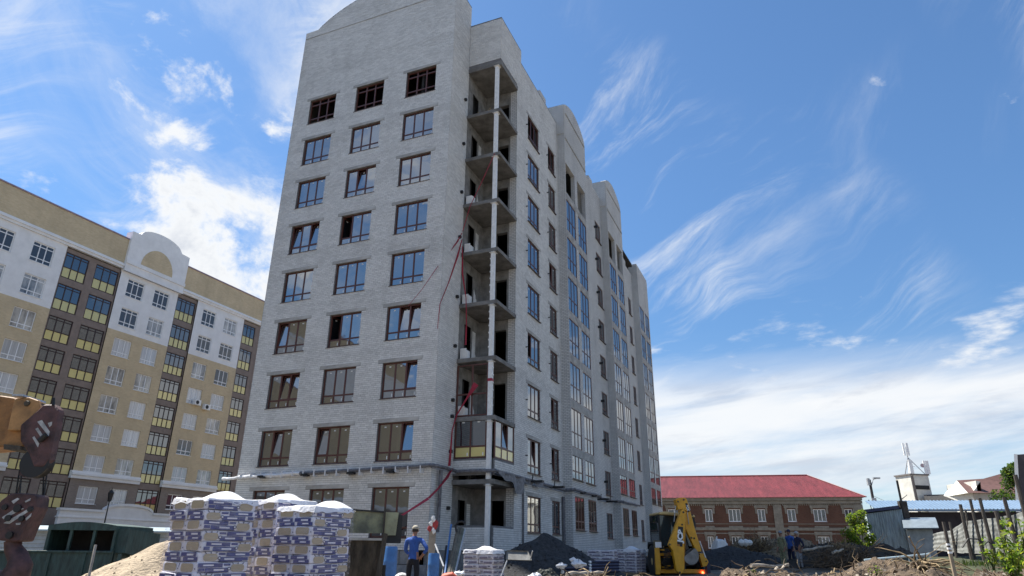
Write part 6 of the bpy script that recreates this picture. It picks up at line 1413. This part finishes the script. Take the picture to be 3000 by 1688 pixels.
    if cap: part(MB().prism([(hd.x-.07, hd.y-.07), (hd.x+.07, hd.y-.07), (hd.x+.05, hd.y-.18), (hd.x-.05, hd.y-.18)], hd.z+.0, hd.z+.015, axes='xy'), 'cap_peak', cap, T); 
    if cap: part(MB().lathe([(.07, -.07), (.084, -.03), (.082, .0)], n=14, c=(hd.x, hd.y+.022, hd.z-.01)), 'hair', colors['hair'], T, smooth=True)
    for s in (-1, 1): part(MB().lathe([(.004, -.012), (.022, -.004), (.02, .006)], n=8, M=Matrix.Translation((hd.x+s*.084, hd.y+.01, hd.z-.06)) @ Matrix.Rotation(R(90), 4, 'Y')), 'ear', colors['skin'], T)
    return T
SKIN = mat('tanned_skin', (0.30, 0.145, 0.09), 0.6, 0.1, 12); HAIR = mat('dark_hair', (0.03, 0.022, 0.018), 0.8, .1, 20); GHAIR = mat('grey_hair', (0.25, 0.24, 0.23), .8, .1, 20)
BLUES = mat('royal_blue_shirt', (0.03, 0.10, 0.38), 0.8, 0.15, 9, .4, 14); NAVY = mat('navy_cloth', (0.012, 0.015, 0.05), 0.85, .15, 8, .4, 14)
BLACKC = mat('black_cloth', (0.008, 0.009, 0.016), 0.85, .15, 8); GREYC = mat('grey_trousers', (0.30, 0.31, 0.33), .85, .12, 8, .4, 12); SHOE = mat('dark_shoe', (0.015, 0.013, 0.012), .6, .1, 8)
CAMO = mat('camouflage_cloth', (0.30, 0.31, 0.18), .85, 0, 14, col2=(0.10, 0.09, 0.055)); CAPB = mat('beige_cap', (0.40, 0.36, 0.28), .8, .1, 9); CAPG = mat('grey_blue_cap', (0.2, 0.23, 0.28), .8, .1, 9); CAPN = mat('navy_cap', (0.015, 0.02, 0.06), .8, .1, 9)
mp = P(1207, 1700, 18.6)
hm = P(1207, 1538, 18.6).z
person('man in royal blue shirt and beige cap standing with hands on hips', (mp.x, mp.y, 0), R(168), dict(ell=(-.40, .10, 1.19, .05), wrl=(-.22, .02, 1.02, .036), elr=(.27, -.10, 1.15, .05), wrr=(.17, -.24, 1.03, .036), head0=(.0, -.05, 1.60, .078), head1=(.0, -.05, 1.69, .084), nose=(.03, -.14, 1.635, .018), crown=(0, -.04, 1.74, .05)),
       dict(skin=SKIN, top=BLUES, sleeve=BLUES, leg=BLACKC, shoe=SHOE, hair=HAIR), CAPB, min(1.95, hm-.02))
for lb, px, topy, boty, Yd, rz, cl, cp, jj in (
    ('man in camouflage suit and grey cap, foremost of the three men in a row', 2300, 1556, 1668, 35.2, -70, dict(skin=SKIN, top=CAMO, sleeve=CAMO, leg=CAMO, shoe=SHOE, hair=HAIR), CAPG, {}),
    ('man in bright blue jacket and navy cap between the two other men', 2325, 1552, 1668, 35.6, -62, dict(skin=SKIN, top=BLUES, sleeve=BLUES, leg=NAVY, shoe=SHOE, hair=HAIR), CAPN, {}),
    ('stout man in navy sweater, grey trousers and pale cap behind the camouflaged man', 2348, 1557, 1671, 34.2, -75, dict(skin=SKIN, top=NAVY, sleeve=NAVY, leg=GREYC, shoe=SHOE, hair=GHAIR), mat('pale_cap', (0.36, 0.36, 0.38), .8, .1, 9), dict(belly=(0, -.05, 1.12, .19), chest=(0, -.02, 1.33, .18), pelvis=(0, -.02, .95, .17), ell=(-.27, .12, 1.13, .055), elr=(.27, .12, 1.13, .055), wrl=(-.2, .05, .95, .034), wrr=(.2, .05, .95, .034)))):
    b_ = P(px, boty, Yd); t_ = P(px, topy, Yd)
    person(lb, (b_.x, b_.y, b_.z), R(rz), jj, cl, cp, t_.z-b_.z)
# low ground bank under the men
def bank(u, v):
    x = 8+u*22; y = 29+v*15; s = sstep(0, .3, u)*sstep(0, .25, v)*sstep(1, .7, v)*sstep(1.0, .85, u)
    zb = P(2330, 1669, 35).z
    return (x, y, ground_h(x, y)-.1+(max(0, zb-ground_h(14, 35))+.1)*s+.12*fbm(x, y, .9, 4, 9)*s)
struct(MB().grid(bank, 60, 40).build('soil_bank', M_SOIL, smooth=True))

# ------------------------------------------------------------------ plants
def leaf_mesh(n, gen, size, seed, mats, fold=True):
    rg = np.random.default_rng(seed); V = []; Q = []; mi = []
    for i in range(n):
        c = Vector(gen(rg)); s = size*rg.uniform(.6, 1.3)
        M = Euler((rg.uniform(-1.0, 1.0), rg.uniform(-1.0, 1.0), rg.uniform(0, 6.28))).to_matrix()
        k = len(V)
        for p_ in ((-.5, 0, 0), (0, -.28, .06), (.55, 0, 0), (0, .28, .06)): V.append(tuple(c+M @ (Vector(p_)*s)))
        Q.append((k, k+1, k+2, k+3)); mi.append(int(rg.integers(0, len(mats))))
    return quads_mesh('leaves', np.array(V), np.array(Q), mats, mi)
def leafmat(name, c):
    m_ = mat(name, c, .6, .25, 3, spec=.3); b = m_.node_tree.nodes['Principled BSDF']
    t = m_.node_tree; tr = t.nodes.new('ShaderNodeBsdfTranslucent'); tr.inputs[0].default_value = (min(1, c[0]*2.2), min(1, c[1]*2.0), c[2]*.9, 1); mx = t.nodes.new('ShaderNodeMixShader'); mx.inputs[0].default_value = .55
    out = [n for n in t.nodes if n.type == 'OUTPUT_MATERIAL'][0]; t.links.new(b.outputs[0], mx.inputs[1]); t.links.new(tr.outputs[0], mx.inputs[2]); t.links.new(mx.outputs[0], out.inputs[0]); return m_
LG = [leafmat('bright_leaf', (0.12, 0.20, 0.03)), leafmat('mid_leaf', (0.07, 0.13, 0.022)), leafmat('yellow_leaf', (0.17, 0.21, 0.045))]
LD = [leafmat('dark_leaf', (0.035, 0.075, 0.025)), leafmat('deep_leaf', (0.022, 0.05, 0.018)), leafmat('olive_leaf', (0.06, 0.09, 0.03))]
M_BARK = mat('bark', (0.10, 0.075, 0.055), .9, .25, 6)
def clumps(cs, rad, squash=1.0):
    def g(rg):
        c = cs[int(rg.integers(0, len(cs)))]; v = rg.normal(size=3); v /= np.linalg.norm(v); r = rad*rg.uniform(.35, 1)**.5
        return (c[0]+v[0]*r, c[1]+v[1]*r, c[2]+v[2]*r*squash)
    return g
def bush(name, label, cat, base, h, w_, n, size, mats, seed, trunk=.04, ncl=18, shape=None):
    rr = random.Random(seed); T = thing(name, label, cat, base)
    cs = []
    for i in range(ncl):
        z = h*rr.uniform(.15, .95); f = (shape(z/h) if shape else math.sin(math.pi*(.15+.8*z/h))); a = rr.uniform(0, 6.28); r = w_*.5*f*rr.uniform(.2, 1)
        cs.append((r*math.cos(a), r*math.sin(a), z))
    mb = MB()
    for i, c in enumerate(cs[:9]): mb.tube([(0, 0, 0), (c[0]*.4, c[1]*.4, c[2]*.55), c], [trunk, trunk*.6, trunk*.2], 5)
    part(mb, 'trunk', M_BARK, T); link('crown', leaf_mesh(n, clumps(cs, w_*.16), size, seed, mats), T)
    return T
b_ = P(2535, 1612, 39.6); bush('bush', 'bright yellow green bush climbing beside the corrugated booth', 'bush', (b_.x-.35, 39.2, b_.z-.3), P(2510, 1492, 39).z-b_.z+.3, 1.7, 2600, .13, LG, 3, shape=lambda t: 1.25-1.0*t)
b_ = P(2490, 1612, 38.8); bush('bush', 'low bright green bush spreading on the dark soil heap', 'bush', (b_.x, 38.6, b_.z-.4), P(2480, 1555, 38.6).z-b_.z+.4, 1.7, 1400, .12, LG, 5)
b_ = P(2985, 1500, 62); bush('tree', 'round dark green tree behind the long shed roof', 'tree', (b_.x+.8, 62, 0.6), P(2990, 1368, 62).z-.6, 5.2, 9000, .3, LD, 8, .16, 44, shape=lambda t: 0 if t < .3 else math.sin(math.pi*min(1, (t-.25)/.8)))
b_ = P(2560, 1480, 130)
def weed(label, px, py, Yd, h, n, seed, lf=.07, mats=LG):
    rr = random.Random(seed); b = P(px, py, Yd); T = thing('weed', label, 'plant', (b.x, b.y, b.z)); V = MB(); cs = []
    for i in range(5):
        d = (rr.uniform(-.35, .35), rr.uniform(-.3, .3), 1); pts = rootpts((rr.uniform(-.08, .08), rr.uniform(-.08, .08), -.1), d, h*rr.uniform(.6, 1.1), 5, .12); V.tube(pts, [.009, .008, .007, .006, .005, .003], 5)
        cs += [tuple(p_) for p_ in pts[2:]]
    part(V, 'stem', LD[2], T); link('leaves', leaf_mesh(n, clumps(cs, .07), lf, seed, mats), T); return T
weed('pale leafed weed at the foot of the scrap fence beside the stake', 2900, 1655, 13.5, .55, 90, 3, .09)
weed('tall bushy weed with broad bright leaves in front of the scrap fence', 2975, 1680, 10.5, .75, 170, 4, .10)
weed('tall pale leafed shoot rising before the scrap fence end post', 2985, 1640, 11.5, .75, 80, 5, .10)
weed('bushy weed low on the soil ridge at the fence corner', 2960, 1690, 11.5, .6, 150, 6, .09, LG+LD[:1])
weed('small green sprout on the ridge left of the stump', 2560, 1672, 14.2, .2, 30, 7, .05)
weed('small green sprout on the ridge before the three men', 2215, 1680, 14.5, .22, 24, 8, .05)
# rough grass along the fence
gr = MB(); rr = random.Random(5); V = []; Q = []
for i in range(9000):
    t = rr.random(); x = 18.5+t*9.5; y = 30.5-t*5+rr.gauss(0, 1.6); g = .55+.25*hnoise(x, y, .8, 2)
    a = rr.uniform(0, 6.28); h = rr.uniform(.12, .42); k = len(V); dx_, dy_ = math.cos(a)*.025, math.sin(a)*.025; bx_, by_ = rr.gauss(0, .1), rr.gauss(0, .1)
    V += [(x-dx_, y-dy_, g-.35), (x+dx_, y+dy_, g-.35), (x+dx_*.3+bx_, y+dy_*.3+by_, g+h), (x-dx_*.3+bx_, y-dy_*.3+by_, g+h)]; Q.append((k, k+1, k+2, k+3))
o = link('grass', quads_mesh('grass', np.array(V), np.array(Q), LD, [i % 3 for i in range(len(Q))])); tag(o, 'rough dark green grass along the scrap fence', 'grass'); o['kind'] = 'stuff'
def gbank(u, v):
    x = 15+u*16; y = 22+v*14; s = sstep(0, .25, u)*sstep(0, .3, v)*sstep(1, .8, v)
    return (x, y, ground_h(x, y)-.15+.55*s+.12*fbm(x, y, .7, 4, 19)*s)
struct(MB().grid(gbank, 50, 40).build('grass_bank', mat('grassy_soil', (0.05, 0.06, 0.025), .95, .35, 2.5, .6, 9), smooth=True))
# brush stalks on the heaps
mb1, mb2 = MB(), MB()
for i in range(1100):
    px = random.uniform(2130, 2300); Yd = random.uniform(44, 46); t = 1-abs((px-2215)/95); p_ = P(px, 1640-random.random()*55*max(.1, t), Yd)
    (mb1 if random.random() < .4 else mb2).tube(rootpts(p_, (random.gauss(0, 1), random.gauss(0, .5)-.3, random.uniform(-.1, .9)), random.uniform(.4, 1.3), 4, .35), [.025, .02, .016, .012, .006], 4)
for i in range(260):
    px = random.uniform(2380, 2545); p_ = P(px, 1665-random.random()*45, random.uniform(32.5, 34.5))
    mb2.tube(rootpts(p_, (random.gauss(0, 1), random.gauss(0, .5)-.3, random.uniform(-.1, .6)), random.uniform(.4, 1.4), 4, .35), [.025, .02, .016, .012, .006], 4)
for i in range(120):
    px = random.uniform(2440, 2500); p_ = P(px, 1612-random.random()*14, random.uniform(33.5, 34.5))
    mb1.tube(rootpts(p_, (random.gauss(0, 1), random.gauss(0, .5)-.3, random.uniform(-.1, .6)), random.uniform(.2, .6), 4, .35), [.02, .016, .012, .01, .005], 4)
for mbx, mt, lb in ((mb1, M_ROOT, 'pale dry stalks tangled over the brush heaps'), (mb2, M_ROOTD, 'dark twigs tangled over the brush heaps')):
    o = mbx.build('brush_twigs', mt); tag(o, lb, 'twigs'); o['kind'] = 'stuff'
